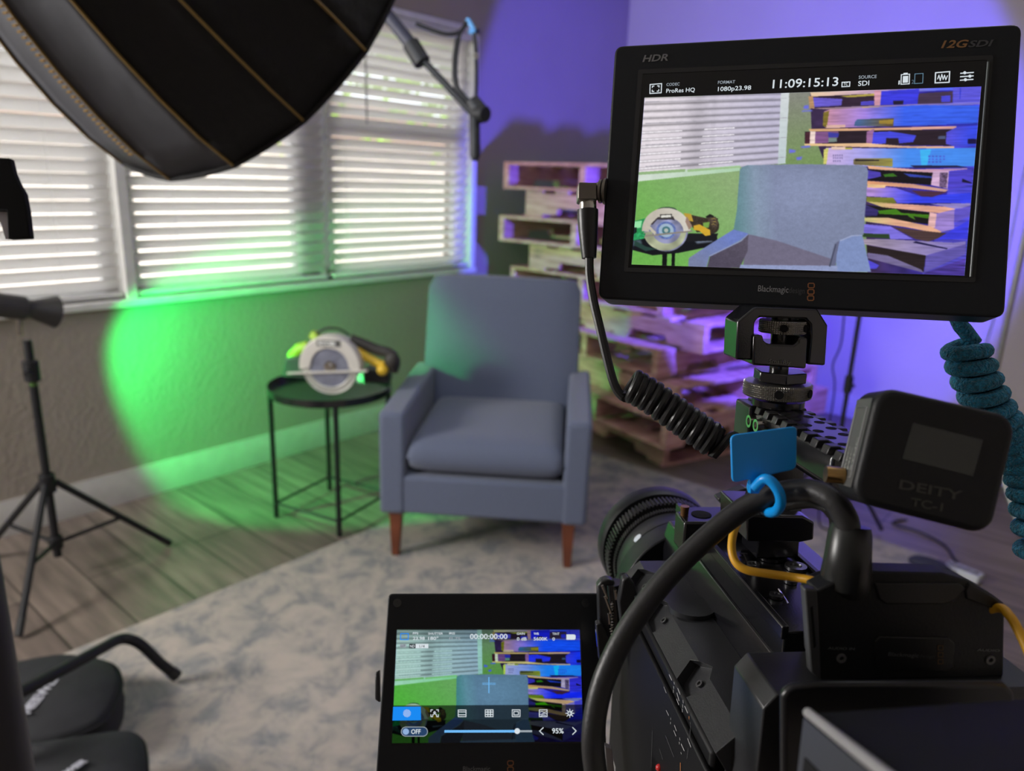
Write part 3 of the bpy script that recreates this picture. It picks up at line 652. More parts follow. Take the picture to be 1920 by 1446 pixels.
# zip teeth along the first seam
zp = MB()
for i in range(46):
    s = 0.10+0.5*i/46; q = sbp(ph-radians(1.2), s, 1.008); r_ = (e1*cos(ph+pi/2)+e2*sin(ph+pi/2))
    zp.add([q-r_*0.004-SBD*0.0018, q+r_*0.004-SBD*0.0018, q+r_*0.004+SBD*0.0018, q-r_*0.004+SBD*0.0018], [(0, 1, 2, 3)])
zp2 = MB()
for i in range(46):
    s = 0.10+0.5*i/46; q = sbp(ph-radians(1.6), s, 1.012); r_ = (e1*cos(ph+pi/2)+e2*sin(ph+pi/2))
    zp2.tube([q-r_*0.0045, q+r_*0.0045], 0.0016, 5)
obj('zip', zp2, mat('brass_zip', (0.45, 0.27, 0.06), 0.35, 0.8), sb)
obj('diffuser', MB().lathe([(0, -0.20), (SR*0.78, -0.20), (SR*0.78, -0.198), (0, -0.198)], SBC, SBD, 48), mat_emit('softbox_diffuser_glow', (0.85, 0.92, 1.0), 1.2), sb)

# ------------------------------------------------------------------ boom arm with clamp and handle
D = 1.75
bm = thing('boom_arm', 'dark boom arm reaching down from the top to a clamp beside the window', 'boom arm', at(870, 205, D))
obj('upper_tube', MB().tube([at(672, -40, 1.78), at(780, 95, D)], 0.0155, 14), mat('dark_blue_grey_tube', (0.025, 0.025, 0.045), 0.5), bm)
obj('joint', MB().tube([at(770, 82, D), at(792, 118, D)], 0.021, 14), STAND, bm)
obj('lower_tube', MB().tube([at(786, 105, D), at(888, 215, D)], 0.0085, 12), STAND, bm)
obj('clamp', MB().tube([at(884, 188, D), at(896, 205, D), at(900, 228, D)], [0.018, 0.022, 0.016], 12), STAND, bm, 0.002)
obj('clamp_knob', MB().tube([at(893, 212, D), at(911, 214, D-0.02)], 0.019, 14), STAND, bm, 0.003)
obj('handle', MB().tube([at(890, 205, D), at(890, 240, D), at(891, 292, D), at(891, 300, D)], [0.013, 0.0125, 0.0125, 0.008], 14), STAND, bm, label='black rounded handle hanging straight down')
obj('hook_strap', MB().tube(spline([at(884, 195, D), at(857, 165, D), at(853, 120, D), at(860, 70, D), at(874, 46, D)], 8), [0.007]*24+[0.0045]*9, 10), STAND, bm)
obj('hanging_cord', MB().tube(spline([at(780, 45, D), at(815, 58, D), at(840, 64, D), at(862, 60, D), at(876, 42, D), at(886, 52, D), at(892, 90, D), at(893, 150, D), at(892, 195, D)], 8), 0.0048, 8), STAND, bm)
obj('cord_clip', MB().tube(spline([at(876, 36, D), at(884, 48, D), at(888, 60, D), at(880, 58, D)], 6), 0.006, 8), mat('light_blue_plastic', (0.10, 0.30, 0.62), 0.4), bm, label='small light blue clip')
obj('metal_ring', MB().lathe([(0.003, 0), (0.007, 0), (0.007, 0.003), (0.003, 0.003)], at(893, 106, D-0.01), -FW, 14, closed=True), CHROME, bm)
# black shaped part at the left edge
D = 0.55
fl = thing('matte_box_flag', 'black angled flap with a pale inner face poking in at the left edge', 'flap', at(10, 380, D))
obj('flap', MB().prism([at(-60, 293, D), at(18, 296, D), at(24, 322, D), at(33, 343, D), at(44, 362, D), at(50, 395, D), at(56, 446, D), at(14, 448, D), at(12, 395, D), at(-60, 393, D)], FW*0.006), MATTE, fl, 0.001)
obj('lining', MB().prism([at(-40, 394, D+0.004), at(12, 394, D+0.004), at(19, 447, D+0.004), at(10, 448, D+0.004), at(2, 420, D+0.004), at(-8, 405, D+0.004), at(-40, 400, D+0.004)], FW*0.003), mat('pale_lining', (0.45, 0.43, 0.45), 0.7), fl)

# ------------------------------------------------------------------ bottom left: column, bent stand leg, bags
P_ = at(4, 1400, 0.85); xy = Vector((P_.x, P_.y, 0))
st = thing('studio_stand', 'thick black stand column at the bottom left edge, close to the viewer', 'stand', xy)
obj('column', MB().tube([xy+Vector((0, 0, 0.03)), xy+Vector((0, 0, 1.28))], 0.027, 24), mat('black_column', (0.02, 0.02, 0.026), 0.45), st)
obj('base', MB().lathe([(0, 0), (0.12, 0), (0.12, 0.012), (0.03, 0.03), (0, 0.03)], xy+Vector((0, 0, 0.0076)), (0, 0, 1), 32), STAND, st)
pt = [onz(332, 1268, 0.027), onz(300, 1243, 0.075), onz(268, 1212, 0.135), onz(246, 1200, 0.16), onz(222, 1200, 0.172), onz(180, 1222, 0.19), onz(60, 1287, 0.23), onz(-60, 1350, 0.26)]
cs = thing('c_stand', 'black stand leg of bent tube with its foot on the rug at the lower left', 'stand', Vector((pt[0].x, pt[0].y, 0)))
pts = [pt[0]]+spline(pt[1:7], 5)+[pt[7]]
obj('leg', MB().tube(pts, 0.0135, 14), STAND, cs)
obj('rubber_foot', MB().tube([pt[0]+Vector((0, 0, -0.001)), pt[0].lerp(pt[1], 0.35)], 0.0155, 12), RUB, cs)
G_ = Vector((pt[7].x, pt[7].y, 0))
obj('column', MB().tube([G_+Vector((0, 0, 0.01)), G_+Vector((0, 0, 1.0))], 0.016, 14), STAND, cs)

BAG = mat('black_bag_nylon', (0.014, 0.0145, 0.018), 0.8, var=0.15, bump=0.35, bscale=16)
def bag(name, label, outline, h, label_text, tpos, X, Y, size, grp=None, crown=0.035):
    t = thing(name, label, 'bag', sum(outline, Vector())/len(outline))
    c = sum(outline, Vector())/len(outline); ol = spline(outline+[outline[0]], 6)[:-1]; n = len(ol); b = MB(); vs = []; fs = []
    lev = [(0.0, 0.93), (0.01, 0.985), (h*0.45, 1.02), (h*0.82, 1.0), (h*0.95, 0.965), (h, 0.90), (h+crown*0.6, 0.62), (h+crown*0.9, 0.32), (h+crown, 0.0)]
    for z, s in lev[:-1]: vs += [c+(p-c)*s+Vector((0, 0, z)) for p in ol]
    vs.append(c+Vector((0, 0, lev[-1][0])))
    for i in range(len(lev)-2): fs += [(i*n+k, i*n+(k+1) % n, (i+1)*n+(k+1) % n, (i+1)*n+k) for k in range(n)]
    i = len(lev)-2; fs += [(i*n+k, i*n+(k+1) % n, len(vs)-1) for k in range(n)]; fs.append(tuple(range(n-1, -1, -1)))
    b.add(vs, fs); obj('shell', b, BAG, t, sharp=70)
    obj('zip', MB().tube([c+(p-c)*1.006+Vector((0, 0, h*0.86)) for p in ol], 0.0035, 6, closed=True), STAND, t)
    text(label_text, size, tpos, X, Y, mat('bag_lettering', (0.42, 0.42, 0.48), 0.7), t, ext=0.0012, bold=0.0012)
    return t
h = 0.105
o1 = [onz(x, y, h) for x, y in ((30, 1240), (120, 1226), (205, 1240), (226, 1268), (222, 1300), (190, 1352), (110, 1385), (20, 1400), (-60, 1400), (-60, 1270))]
o1 = [Vector((p.x, p.y, 0.0075)) for p in o1]
tx = onz(55, 1340, h+0.026); tx2 = onz(112, 1272, h+0.026); X_ = (tx2-tx); nz = X_.length
Y_ = Vector((-X_.y, X_.x, 0)).normalized()
bag('equipment_bag', 'black padded bag under the bent stand leg, white brand lettering across its lid', o1, h, 'NEEWER', tx+Vector((0, 0, 0.0005)), X_, Y_, nz*0.19, crown=0.02)
h = 0.13
o2 = [onz(x, y, h) for x, y in ((40, 1395), (150, 1378), (235, 1368), (262, 1378), (272, 1400), (276, 1450), (280, 1560), (150, 1620), (0, 1620), (-20, 1480))]
o2 = [Vector((p.x, p.y, 0.0075)) for p in o2]
tx = onz(92, 1476, h+0.035); tx2 = onz(158, 1432, h+0.035); X_ = (tx2-tx); Y_ = Vector((-X_.y, X_.x, 0)).normalized()
bag('equipment_bag', 'black bag at the bottom edge of the picture, nearer than the padded bag', o2, h, 'NEEWER', tx+Vector((0, 0, 0.0005)), X_, Y_, X_.length*0.19, crown=0.02)

# ================================================================== THE CAMERA RIG IN THE FOREGROUND
def slab(pts, f, t): return MB().prism([rp(x, y, f) for x, y in pts], AA*t)
def px(d): return d/F
# ------------------------------------------------------------------ field monitor
MON = Plane([(1153, 86), (1917, 44), (1884, 596), (1121, 560)], 0.183)
mon = thing('video_monitor', 'large black field monitor at the upper right showing the armchair with a status bar above', 'monitor', MON.O)
def rounded(pl, corners, rad, off=0.0, n=5):
    """rounded outline through four pixel corners on a plane"""
    C4 = [pl.p(x, y, off) for x, y in corners]; out = []
    for i in range(4):
        a, b, c = C4[i-1], C4[i], C4[(i+1) % 4]; u = (a-b).normalized(); v = (c-b).normalized()
        p0, p1 = b+u*rad, b+v*rad
        for k in range(n+1):
            t = k/n; out.append(p0*(1-t)**2+b*2*t*(1-t)+p1*t*t)
    return out
mc = [(1153, 86), (1917, 44), (1884, 596), (1121, 560)]
obj('housing', MB().prism(rounded(MON, mc, 0.0045), -MON.N*0.022), SATIN, mon, 0.0012, seg=3)
gc = [(1205, 139), (1851, 113), (1818, 521), (1178, 502)]
GLASSB = mat('black_screen_glass', (0.006, 0.006, 0.007), 0.12, bump=0.0)
obj('screen_bezel', MB().ring(rounded(MON, [(1197, 131), (1862, 104), (1828, 530), (1170, 510)], 0.001), rounded(MON, gc, 0.0003), MON.N*0.0004), mat('bezel_black', (0.012, 0.012, 0.013), 0.5), mon)
obj('screen_glass', MB().prism(rounded(MON, gc, 0.0003), MON.N*0.00015), GLASSB, mon)
obj('screen_edge', MB().tube([MON.p(1853, 116, 0.0005), MON.p(1820, 519, 0.0005)], 0.0005, 6), mat('grey_edge', (0.10, 0.12, 0.12), 0.3), mon, label='thin grey edge strip right of the screen')

UIW = mat_emit('interface_white', (0.62, 0.68, 0.72), 1.0); UIG = mat_emit('interface_grey', (0.30, 0.34, 0.38), 1.0); UID = mat_emit('interface_dim', (0.08, 0.12, 0.16), 1.0)
UIB = mat_emit('interface_blue', (0.01, 0.23, 0.80), 1.0); UIK = mat_emit('interface_black', (0.004, 0.006, 0.010), 1.0); UIL = mat_emit('interface_light_blue', (0.15, 0.45, 0.85), 1.0)
def ptext(pl, s, p0, p1, cap, m, parent, name='interface_text', off=0.0006, shear=0.0, bold=0.0, ext=0.0, label=None, skew=None):
    O, E = pl.p(*p0, off), pl.p(*p1, off); d = (O-CAM).dot(FW); size = cap*d/F
    cu = bpy.data.curves.new('t', 'FONT'); cu.body = s; cu.size = size/0.70; t = bpy.data.objects.new('t', cu); me = bpy.data.meshes.new_from_object(t)
    w0 = max(v.co.x for v in me.vertices); x0 = min(v.co.x for v in me.vertices); bpy.data.objects.remove(t); bpy.data.curves.remove(cu); bpy.data.meshes.remove(me)
    X = (E-O); k = X.length/(w0-x0); X.normalize(); Y = -pl.Y; Y = (Y-X*Y.dot(X)).normalized()
    return text(s, size, O-X*x0*k, X, Y, m, parent, name=name, sx=k, shear=shear, bold=size*bold, ext=ext, label=label)
def strokes(pl, lines, w_px, m, parent, name, off=0.0006, closed=False, label=None):
    """flat ribbons on a plane"""
    b = MB()
    for ln in lines:
        P = [pl.p(x, y, off) for x, y in ln]; hw = w_px*(P[0]-CAM).dot(FW)/F/2
        if closed: P = P+[P[0], P[1]]
        n = len(P)
        for i in range(n-1 if not closed else n-2):
            d = (P[i+1]-P[i]).normalized(); s = pl.N.cross(d)*hw; e = d*hw*0.9
            b.add([P[i]-e+s, P[i+1]+e+s, P[i+1]+e-s, P[i]-e-s], [(0, 1, 2, 3)])
    o = obj(name, b, m, parent, label=label); return o
def patch(pl, pts, m, parent, name, off=0.0005):
    return obj(name, MB().add([pl.p(x, y, off) for x, y in pts], [tuple(range(len(pts)))]), m, parent)
# printed marks
ptext(MON, 'HDR', (1205, 116), (1251.5, 113.4), 12.5, PRINTG, mon, 'lettering', 0.0003, shear=0.2, bold=0.03, label='grey HDR lettering')
ptext(MON, '12G', (1765, 90), (1810, 88.6), 14, mat('faded_orange_print', (0.25, 0.12, 0.04), 0.5), mon, 'lettering', 0.0003, shear=0.25, bold=0.03, label='orange 12G lettering')
ptext(MON, 'SDI', (1815, 88.3), (1856, 86.6), 12, PRINTD, mon, 'lettering', 0.0003, shear=0.25, bold=0.03)
ptext(MON, 'Blackmagic', (1421, 546.3), (1478, 549.0), 11.5, mat('maker_print_grey', (0.28, 0.28, 0.29), 0.5), mon, 'lettering', 0.0003)
ptext(MON, 'design', (1479, 549.1), (1508, 550.8), 10.5, PRINTD, mon, 'lettering', 0.0003)
def emblem(pl, cx, cy, w, h, gap, m, parent, n=3, tilt=0.0):
    lines = []
    for k in range(n):
        x = cx-tilt*k; y = cy+k*(h+gap); q = h*0.22
        lines.append([(x-w/2+q, y-h/2), (x+w/2-q, y-h/2), (x+w/2, y-h/2+q), (x+w/2, y+h/2-q), (x+w/2-q, y+h/2), (x-w/2+q, y+h/2), (x-w/2, y+h/2-q), (x-w/2, y-h/2+q)])
    return strokes(pl, lines, 1.9, m, parent, 'emblem', 0.0003, closed=True)
emblem(MON, 1521, 535.5, 11.5, 8.6, 3.2, mat('emblem_orange', (0.30, 0.115, 0.04), 0.5), mon, tilt=0.5)
# status bar
for s, p0, p1, cap, m_ in [('CODEC', (1249.5, 161.3), (1274, 160), 5.4, UIG), ('ProRes HQ', (1249, 174), (1302.5, 171.8), 7.6, UIW), ('FORMAT', (1346, 157.3), (1378, 156), 5.6, UIG),
        ('1080p23.98', (1346, 170.9), (1408, 168.1), 8.0, UIW), ('11:09:15:13', (1448.5, 165.4), (1571, 160.6), 16, UIW), ('SOURCE', (1610, 147.8), (1643.5, 146.2), 6.0, UIG), ('SDI', (1609, 161), (1629.5, 159.6), 9.0, UIW),
        ('1', (1684.5, 158.4), (1686.6, 158.3), 7.5, UIW), ('2', (1709, 157.2), (1713.5, 157.0), 7.5, UID), ('TC', (1581.5, 160.2), (1589.5, 159.8), 5.0, UIW)]:
    ptext(MON, s, p0, p1, cap, m_, mon, bold=0.012)
strokes(MON, [[(1219, 158.5), (1240.5, 156.8), (1239.7, 174), (1218.5, 175.3)], [(1579, 154.3), (1593.5, 153.5), (1593, 161.8), (1578.6, 162.6)]], 1.7, UIW, mon, 'interface_icon', closed=True)
strokes(MON, [[(1223, 164), (1223.3, 161.6), (1226, 161.4)], [(1233, 161), (1235.8, 160.8), (1235.6, 163.4)], [(1235.3, 168), (1235.1, 170.8), (1232.2, 171)], [(1225.8, 171.5), (1222.8, 171.6), (1223, 169)]], 1.6, UIW, mon, 'interface_icon')
strokes(MON, [[(1690, 140), (1705.5, 139), (1704.8, 157.2), (1689.3, 158)]], 1.6, UIW, mon, 'interface_icon', closed=True)
patch(MON, [(1693, 142.8), (1703, 142.2), (1702.3, 154.8), (1692.4, 155.4)], UIW, mon, 'interface_icon'); patch(MON, [(1694, 136.8), (1702, 136.3), (1701.9, 139.5), (1693.9, 140)], UIW, mon, 'interface_icon')
strokes(MON, [[(1715.5, 138.6), (1730.8, 137.6), (1730, 155.8), (1714.8, 156.8)]], 1.4, mat_emit('interface_slate', (0.10, 0.18, 0.24), 1), mon, 'interface_icon', closed=True)
strokes(MON, [[(1754.2, 136.4), (1780.6, 134.2), (1779.6, 154.2), (1753.4, 155.4)]], 2.0, UIW, mon, 'interface_icon', closed=True)
strokes(MON, [[(1758, 148), (1760.5, 141), (1763, 151), (1766, 139.5), (1768.5, 149), (1771, 141), (1773.5, 149.5), (1776.5, 142)]], 1.5, UIW, mon, 'interface_icon')
for i, (y, kx) in enumerate(((137.4, 1809), (143.8, 1819), (150.4, 1811))):
    strokes(MON, [[(1801.5-i*0.4, y), (1825-i*0.4, y-1.6)]], 2.0, UIW, mon, 'interface_icon')
    patch(MON, [(kx+3*cos(a*pi/4)-i*.4, y-1+3*sin(a*pi/4)) for a in range(8)], UIW, mon, 'interface_icon', 0.0007)

# ------------------------------------------------------------------ fold-out screen of the camera
LCD = Plane([(744.3, 1181), (1086.8, 1181), (1094, 1391), (734.7, 1393.8)], 0.1107)
# ------------------------------------------------------------------ camera body
camt = thing('cinema_camera', 'black cinema camera body seen from behind at the lower right, fold-out screen on its left', 'camera', W(0.16, 0.33, -0.33))
HB = mat('hood_satin_black', (0.027, 0.028, 0.031), 0.33, bump=0.06, bscale=1600)
# left cover: r/u from the sloping edges measured in the photo
rL, uL, ch_ = 0.1066, -0.195, 0.0095
def prof(pts, f0, f1): return MB().prism([W(r, f0, u) for r, u in pts], AA*(f1-f0))
cov = prof([(rL, uL), (rL+ch_, uL+ch_-0.0005), (0.1365, uL+ch_-0.0005), (0.1365, -0.215), (rL+0.012, -0.215)], 0.2485, 0.404)
side = obj('side_cover', cov, HB, camt)
cuts = []
for fa, ln in ((0.2815, 0.021), (0.335, 0.026), (0.374, 0.024)):
    # five-sided notch through the bevelled edge
    q = [(fa, 0.000), (fa+ln*0.18, -0.0075), (fa+ln*0.80, -0.0065), (fa+ln*1.0, 0.0035), (fa+ln*0.55, 0.010), (fa+ln*0.1, 0.0065)]
    base = W(rL+0.0045, 0, uL+0.0045); nrm = (RR*-1+UU).normalized(); tng = (RR+UU).normalized()
    cuts.append(MB().prism([base+AA*a+tng*b_-nrm*0.005 for a, b_ in q], nrm*0.02))
bool_cut(side, cuts)
bv = side.modifiers.new('bevel', 'BEVEL'); bv.width = 0.0005; bv.segments = 2; bv.limit_method = 'ANGLE'; bv.angle_limit = radians(35)
for fa, ln in ((0.2815, 0.021), (0.335, 0.026), (0.374, 0.024)):
    c = W(rL+0.009, fa+ln*0.45, uL+0.001)
    obj('vent_screw', MB().lathe([(0, 0), (0.0018, 0), (0.0018, 0.002), (0.0009, 0.002), (0.0009, 0.0012), (0, 0.0012)], c, (UU-RR), 14), mat('dark_steel', (0.2, 0.2, 0.21), 0.3, 1.0), camt)
# main body and inner deck
obj('body', prof([(rL+0.004, -0.205), (0.212, -0.205), (0.216, -0.215), (0.216, -0.33), (rL+0.004, -0.33)], 0.262, 0.43), PAN, camt, 0.002)
obj('deck', prof([(0.1365, -0.206), (0.1365, -0.186), (0.1405, -0.171), (0.181, -0.171), (0.187, -0.186), (0.212, -0.190), (0.212, -0.206)], 0.262, 0.43), BLKM, camt, 0.001)
obj('deck_panel', prof([(0.184, -0.1895), (0.184, -0.160), (0.21, -0.170), (0.21, -0.1895)], 0.30, 0.40), mat('deck_satin', (0.03, 0.03, 0.034), 0.3), camt, 0.001)
obj('top_vent', MB().lathe([(0.0, 0), (0.012, 0), (0.012, 0.003), (0, 0.003)], W(0.128, 0.345, -0.1865), UU, 24), mat('hood_satin_black', (0.05, 0.05, 0.054), 0.38), camt)
# rear block with its bevelled edge
P0 = rp(1457, 1303, 0.228)-CAM; r2, u2 = P0.dot(RR), P0.dot(UU)
obj('rear_block', prof([(r2, u2), (r2-0.0045, u2-0.0055), (r2-0.0045, -0.31), (0.22, -0.31), (0.22, u2)], 0.228, 0.2555), HB, camt, 0.0006)
# control panel on the left side
PAN = mat('control_panel_black', (0.004, 0.004, 0.005), 0.55, spec=0.25)
obj('control_panel', prof([(rL+0.0015, -0.212), (rL+0.0042, -0.212), (rL+0.0042, -0.33), (rL+0.0015, -0.33)], 0.252, 0.40), PAN, camt, 0.001)
class SidePlane:
    def __init__(s, r): s.r = r; s.N = -RR; s.Y = -UU
    def p(s, x, y, off=0.0): return rr_(x, y, s.r-off)
SP = SidePlane(rL+0.0013)
def c2(x, y): return (1220+x*0.1494, 1230+y*0.1494)
marks = [((232, 238), (263, 303), 11), ((293, 333), (295, 352), 11), ((289, 385), (290, 408), 11), ((285, 432), (285, 460), 11), ((165, 392), (195, 465), 7), ((340, 410), (368, 480), 12), ((330, 470), (355, 560), 13), ((326, 545), (350, 610), 12),
         ((405, 562), (408, 590), 11), ((401, 615), (402, 645), 11), ((397, 670), (397, 700), 11), ((428, 635), (462, 712), 13), ((195, 685), (225, 748), 8), ((250, 780), (252, 800), 8), ((249, 835), (249, 855), 8), ((298, 872), (322, 940), 10), ((290, 940), (316, 1005), 10),
         ((364, 1035), (366, 1055), 10), ((359, 1085), (360, 1105), 10), ((384, 1110), (420, 1190), 12), ((464, 1040), (502, 1140), 12), ((380, 1215), (384, 1230), 10)]
for a_, b_, w_ in marks:
    strokes(SP, [[c2(*a_), c2(*b_)]], w_*0.1494*1.2, PRINTW, camt, 'button_legend', off=0.0003)
strokes(SP, [[c2(481, 765), c2(481, 790)]], 2.2, PRINTO, camt, 'button_legend', off=0.0003); strokes(SP, [[c2(372, 1350), c2(372, 1440)]], 2.6, PRINTO, camt, 'button_legend', off=0.0003)
strokes(SP, [[c2(495, 830), c2(500, 880), c2(488, 1030)], [c2(470, 1160), c2(455, 1290)], [c2(185, 1000), c2(290, 1270)], [c2(110, 1170), c2(150, 1300)], [c2(20, 940), c2(5, 1400)]], 0.9, PRINTG, camt, 'panel_line', off=0.0003)
rb = rr_(1236, 1440, SP.r); obj('record_button', MB().ball(rb, 0.0018, 8), mat('red_button', (0.65, 0.03, 0.03), 0.35), camt, label='red record button')
# lens mount block and hinge plates
obj('mount_block', MB().lathe([(0.030, 0), (0.046, 0), (0.046, 0.018), (0.040, 0.028), (0.030, 0.028)], W(0.158, 0.425, -0.222), AA, 40, closed=True), SATIN, camt, 0.001)
obj('front_frame', prof([(0.128, -0.195), (0.136, -0.182), (0.20, -0.182), (0.21, -0.195), (0.21, -0.32), (0.122, -0.32)], 0.428, 0.44), HB, camt, 0.002)
hg = [(1121, 1100), (1128, 1090), (1140, 1086), (1152, 1090), (1159, 1108), (1161, 1140), (1156, 1180), (1146, 1200), (1124, 1200)]
obj('hinge_plate', slab(hg, 0.392, 0.006), mat('hood_satin_black', (0.05, 0.05, 0.054), 0.38), camt, 0.001)
obj('hinge_barrel', MB().tube([rp(1150, 1092, 0.394), rp(1158, 1200, 0.394)], 0.0052, 16), BLKM, camt)
obj('hinge_plate', slab([(1168, 1088), (1178, 1082), (1190, 1096), (1205, 1150), (1203, 1205), (1170, 1210), (1160, 1130)], 0.378, 0.006), mat('hood_satin_black', (0.05, 0.05, 0.054), 0.38), camt, 0.001)
obj('hinge_spring', MB().tube([rp(1147+3*sin(k*1.9), 1130+k*1.7, 0.389) for k in range(40)], 0.0006, 5), CHROME, camt)
for a_, b_ in (((1129, 1098), (1139, 1122)), ((1134, 1118), (1146, 1150)), ((1141, 1150), (1143, 1170)), ((1153, 1106), (1155, 1124)), ((1170, 1110), (1174, 1116)), ((1174, 1117), (1170, 1135)), ((1120, 1172), (1128, 1192)), ((1119, 1180), (1122, 1212))):
    obj('hinge_bracket', MB().tube([rp(*a_, 0.388), rp(*b_, 0.388)], 0.0009, 6), CHROME, camt)
obj('lower_bracket', slab([(1118, 1172), (1127, 1168), (1145, 1200), (1135, 1240), (1124, 1240)], 0.386, 0.005), HB, camt, 0.0006)
obj('cable_clip', slab([(1134, 1400), (1148, 1406), (1152, 1446), (1160, 1480), (1140, 1480)], 0.33, 0.004), mat('pale_metal_clip', (0.3, 0.28, 0.29), 0.4), camt, 0.0005)

# fold-out screen (part of the camera)
lc_ = [(728, 1113), (1128, 1112), (1141, 1520), (700, 1524)]
scr = obj('fold_out_screen', MB().prism(rounded(LCD, lc_, 0.003), -LCD.N*0.013), SATIN, camt, 0.001, seg=3)
obj('display_glass', MB().prism(rounded(LCD, [(742, 1178), (1089, 1178), (1097, 1394), (732, 1397)], 0.0004), LCD.N*0.00012), GLASSB, scr)
obj('side_button', MB().prism([LCD.p(711, 1256, -0.002), LCD.p(712, 1318, -0.002), LCD.p(703, 1312, -0.002), LCD.p(703, 1262, -0.002)], -LCD.N*0.007), HB, scr, 0.0008)
for c in ((745, 1131), (1098, 1131)):
    obj('screw', MB().lathe([(0, 0), (0.0026, 0), (0.0026, 0.0004), (0.0011, 0.0004), (0.0011, 0.0001), (0, 0.0001)], LCD.p(*c, 0.0001), LCD.N, 16), BLKM, scr)
def c4(x, y): return (680+x*0.2604, 1080+y*0.2604)
for s, p0, p1, cap, m_ in [('FPS', (362, 421), (400, 421), 14, UIW), ('23.98', (362, 461), (446, 461), 21, UIW), ('SHUTTER', (472, 423), (577, 423), 14, UIW), ('180°', (472, 461), (544, 461), 21, UIW), ('IRIS', (623, 421), (664, 421), 14, UIW), ('f1.75', (622, 461), (703, 461), 19, UIG),
        ('00:00:00:00', (773, 454), (1042, 454), 34, UIW), ('GAIN', (1110, 424), (1167, 424), 15, UIW), ('0 dB', (1111, 465), (1180, 465), 21, UIW), ('WB', (1232, 424), (1268, 424), 15, UIW), ('5600K', (1232, 465), (1331, 465), 22, UIW), ('TINT', (1366, 425), (1416, 425), 15, UIW), ('0', (1367, 466), (1384, 466), 21, UIW),
        ('OFF', (349, 1138), (416, 1138), 30, UIW), ('95%', (1365, 1134), (1446, 1134), 33, UIW), ('ND', (341, 516), (373, 516), 18, UIW)]:
    ptext(LCD, s, c4(*p0), c4(*p1), cap*0.2604, m_, scr, bold=0.02, off=0.0006)
patch(LCD, [c4(*q) for q in ((336, 490), (381, 490), (380, 522), (335, 522))], UIK, scr, 'interface_icon', 0.0004)
patch(LCD, [c4(*q) for q in ((381, 490), (473, 490), (473, 521), (380, 521))], UIW, scr, 'interface_icon', 0.0004); ptext(LCD, '1/4', c4(409, 516), c4(446, 516), 18*0.2604, UIK, scr)
patch(LCD, [c4(*q) for q in ((268, 492), (313, 490), (313, 516), (268, 516))], UIG, scr, 'interface_icon', 0.0004); ptext(LCD, 'LUT', c4(274, 512), c4(307, 512), 16*0.2604, UIK, scr)
strokes(LCD, [[c4(*q) for q in ((274, 416), (329, 416), (328, 459), (273, 459))]], 1.6, UIB, scr, 'interface_icon', closed=True)
patch(LCD, [c4(*q) for q in ((1467, 422), (1524, 422), (1533, 430), (1533, 452), (1526, 460), (1467, 460))], UIW, scr, 'interface_icon')
patch(LCD, [c4(*q) for q in ((220, 943), (418, 942), (420, 1040), (214, 1042))], UIB, scr, 'interface_button', 0.0004)
hl = []
for k in range(-3, 4):
    hwid = math.sqrt(max(0, 27**2-(k*8)**2)); c_, s_ = 0.62, 0.78; hl.append([c4(319+k*8*s_-hwid*c_, 990-k*8*c_-hwid*s_), c4(319+k*8*s_+hwid*c_, 990-k*8*c_+hwid*s_)])
strokes(LCD, hl, 0.75, UIW, scr, 'interface_icon')
def ic(lines, cx, cy=990, w_=1.3, closed=False): strokes(LCD, [[c4(cx+x, cy+y) for x, y in ln] for ln in lines], w_, UIW, scr, 'interface_icon', closed=closed)
ic([[(-27, -12), (-27, -25), (-14, -25)], [(14, -25), (27, -25), (27, -12)], [(27, 10), (27, 24), (16, 24)], [(-16, 24), (-27, 24), (-27, 10)], [(-14, 22), (-12, 8), (0, 3), (12, 8), (14, 22)], [(-7, -6), (0, -13), (7, -6), (0, 2), (-7, -6)]], 518)
ic([[(-28, -24), (28, -24), (28, 24), (-28, 24)]], 716, closed=True); ic([[(-28, -10), (28, -10)], [(-28, 10), (28, 10)]], 716)
ic([[(-28, -25), (28, -25), (28, 24), (-28, 24)]], 911, closed=True); ic([[(-9, -25), (-9, 24)], [(9, -25), (9, 24)], [(-28, -9), (28, -9)], [(-28, 8), (28, 8)]], 911, w_=1.6)
ic([[(-28, -25), (28, -25), (28, 24), (-28, 24)], [(-16, -13), (16, -13), (16, 12), (-16, 12)]], 1105, closed=True)
ic([[(-28, -25), (28, -25), (28, 24), (-28, 24)]], 1300, closed=True); ic([[(-26, -8), (-10, -14), (8, -6), (26, -14)], [(-26, 6), (-12, 8), (2, 0), (26, 2)], [(-18, 20), (0, 12), (20, 16)]], 1300, w_=1.0)
ic([[(14*cos(a*pi/6), 14*sin(a*pi/6)) for a in range(12)]], 1492, closed=True, w_=1.6); ic([[(20*cos(a*pi/4), 20*sin(a*pi/4)), (29*cos(a*pi/4), 29*sin(a*pi/4))] for a in range(8)]+[[(2, -5), (12, -5)], [(2, 5), (12, 5)]], 1492, w_=1.3)
pill = [(311+33*cos(a), 1122+33*sin(a)) for a in [pi/2+k*pi/8 for k in range(9)]]+[(434+33*cos(a), 1122+33*sin(a)) for a in [-pi/2+k*pi/8 for k in range(9)]]
patch(LCD, [c4(*q) for q in pill], mat_emit('interface_slate_blue', (0.02, 0.05, 0.12), 1), scr, 'interface_button', 0.00045); strokes(LCD, [[c4(*q) for q in pill]], 1.2, UIG, scr, 'interface_button', closed=True)
patch(LCD, [c4(311+23*cos(k*pi/8), 1122+23*sin(k*pi/8)) for k in range(16)], mat_emit('interface_pale_blue', (0.25, 0.38, 0.62), 1), scr, 'interface_button', 0.0006)
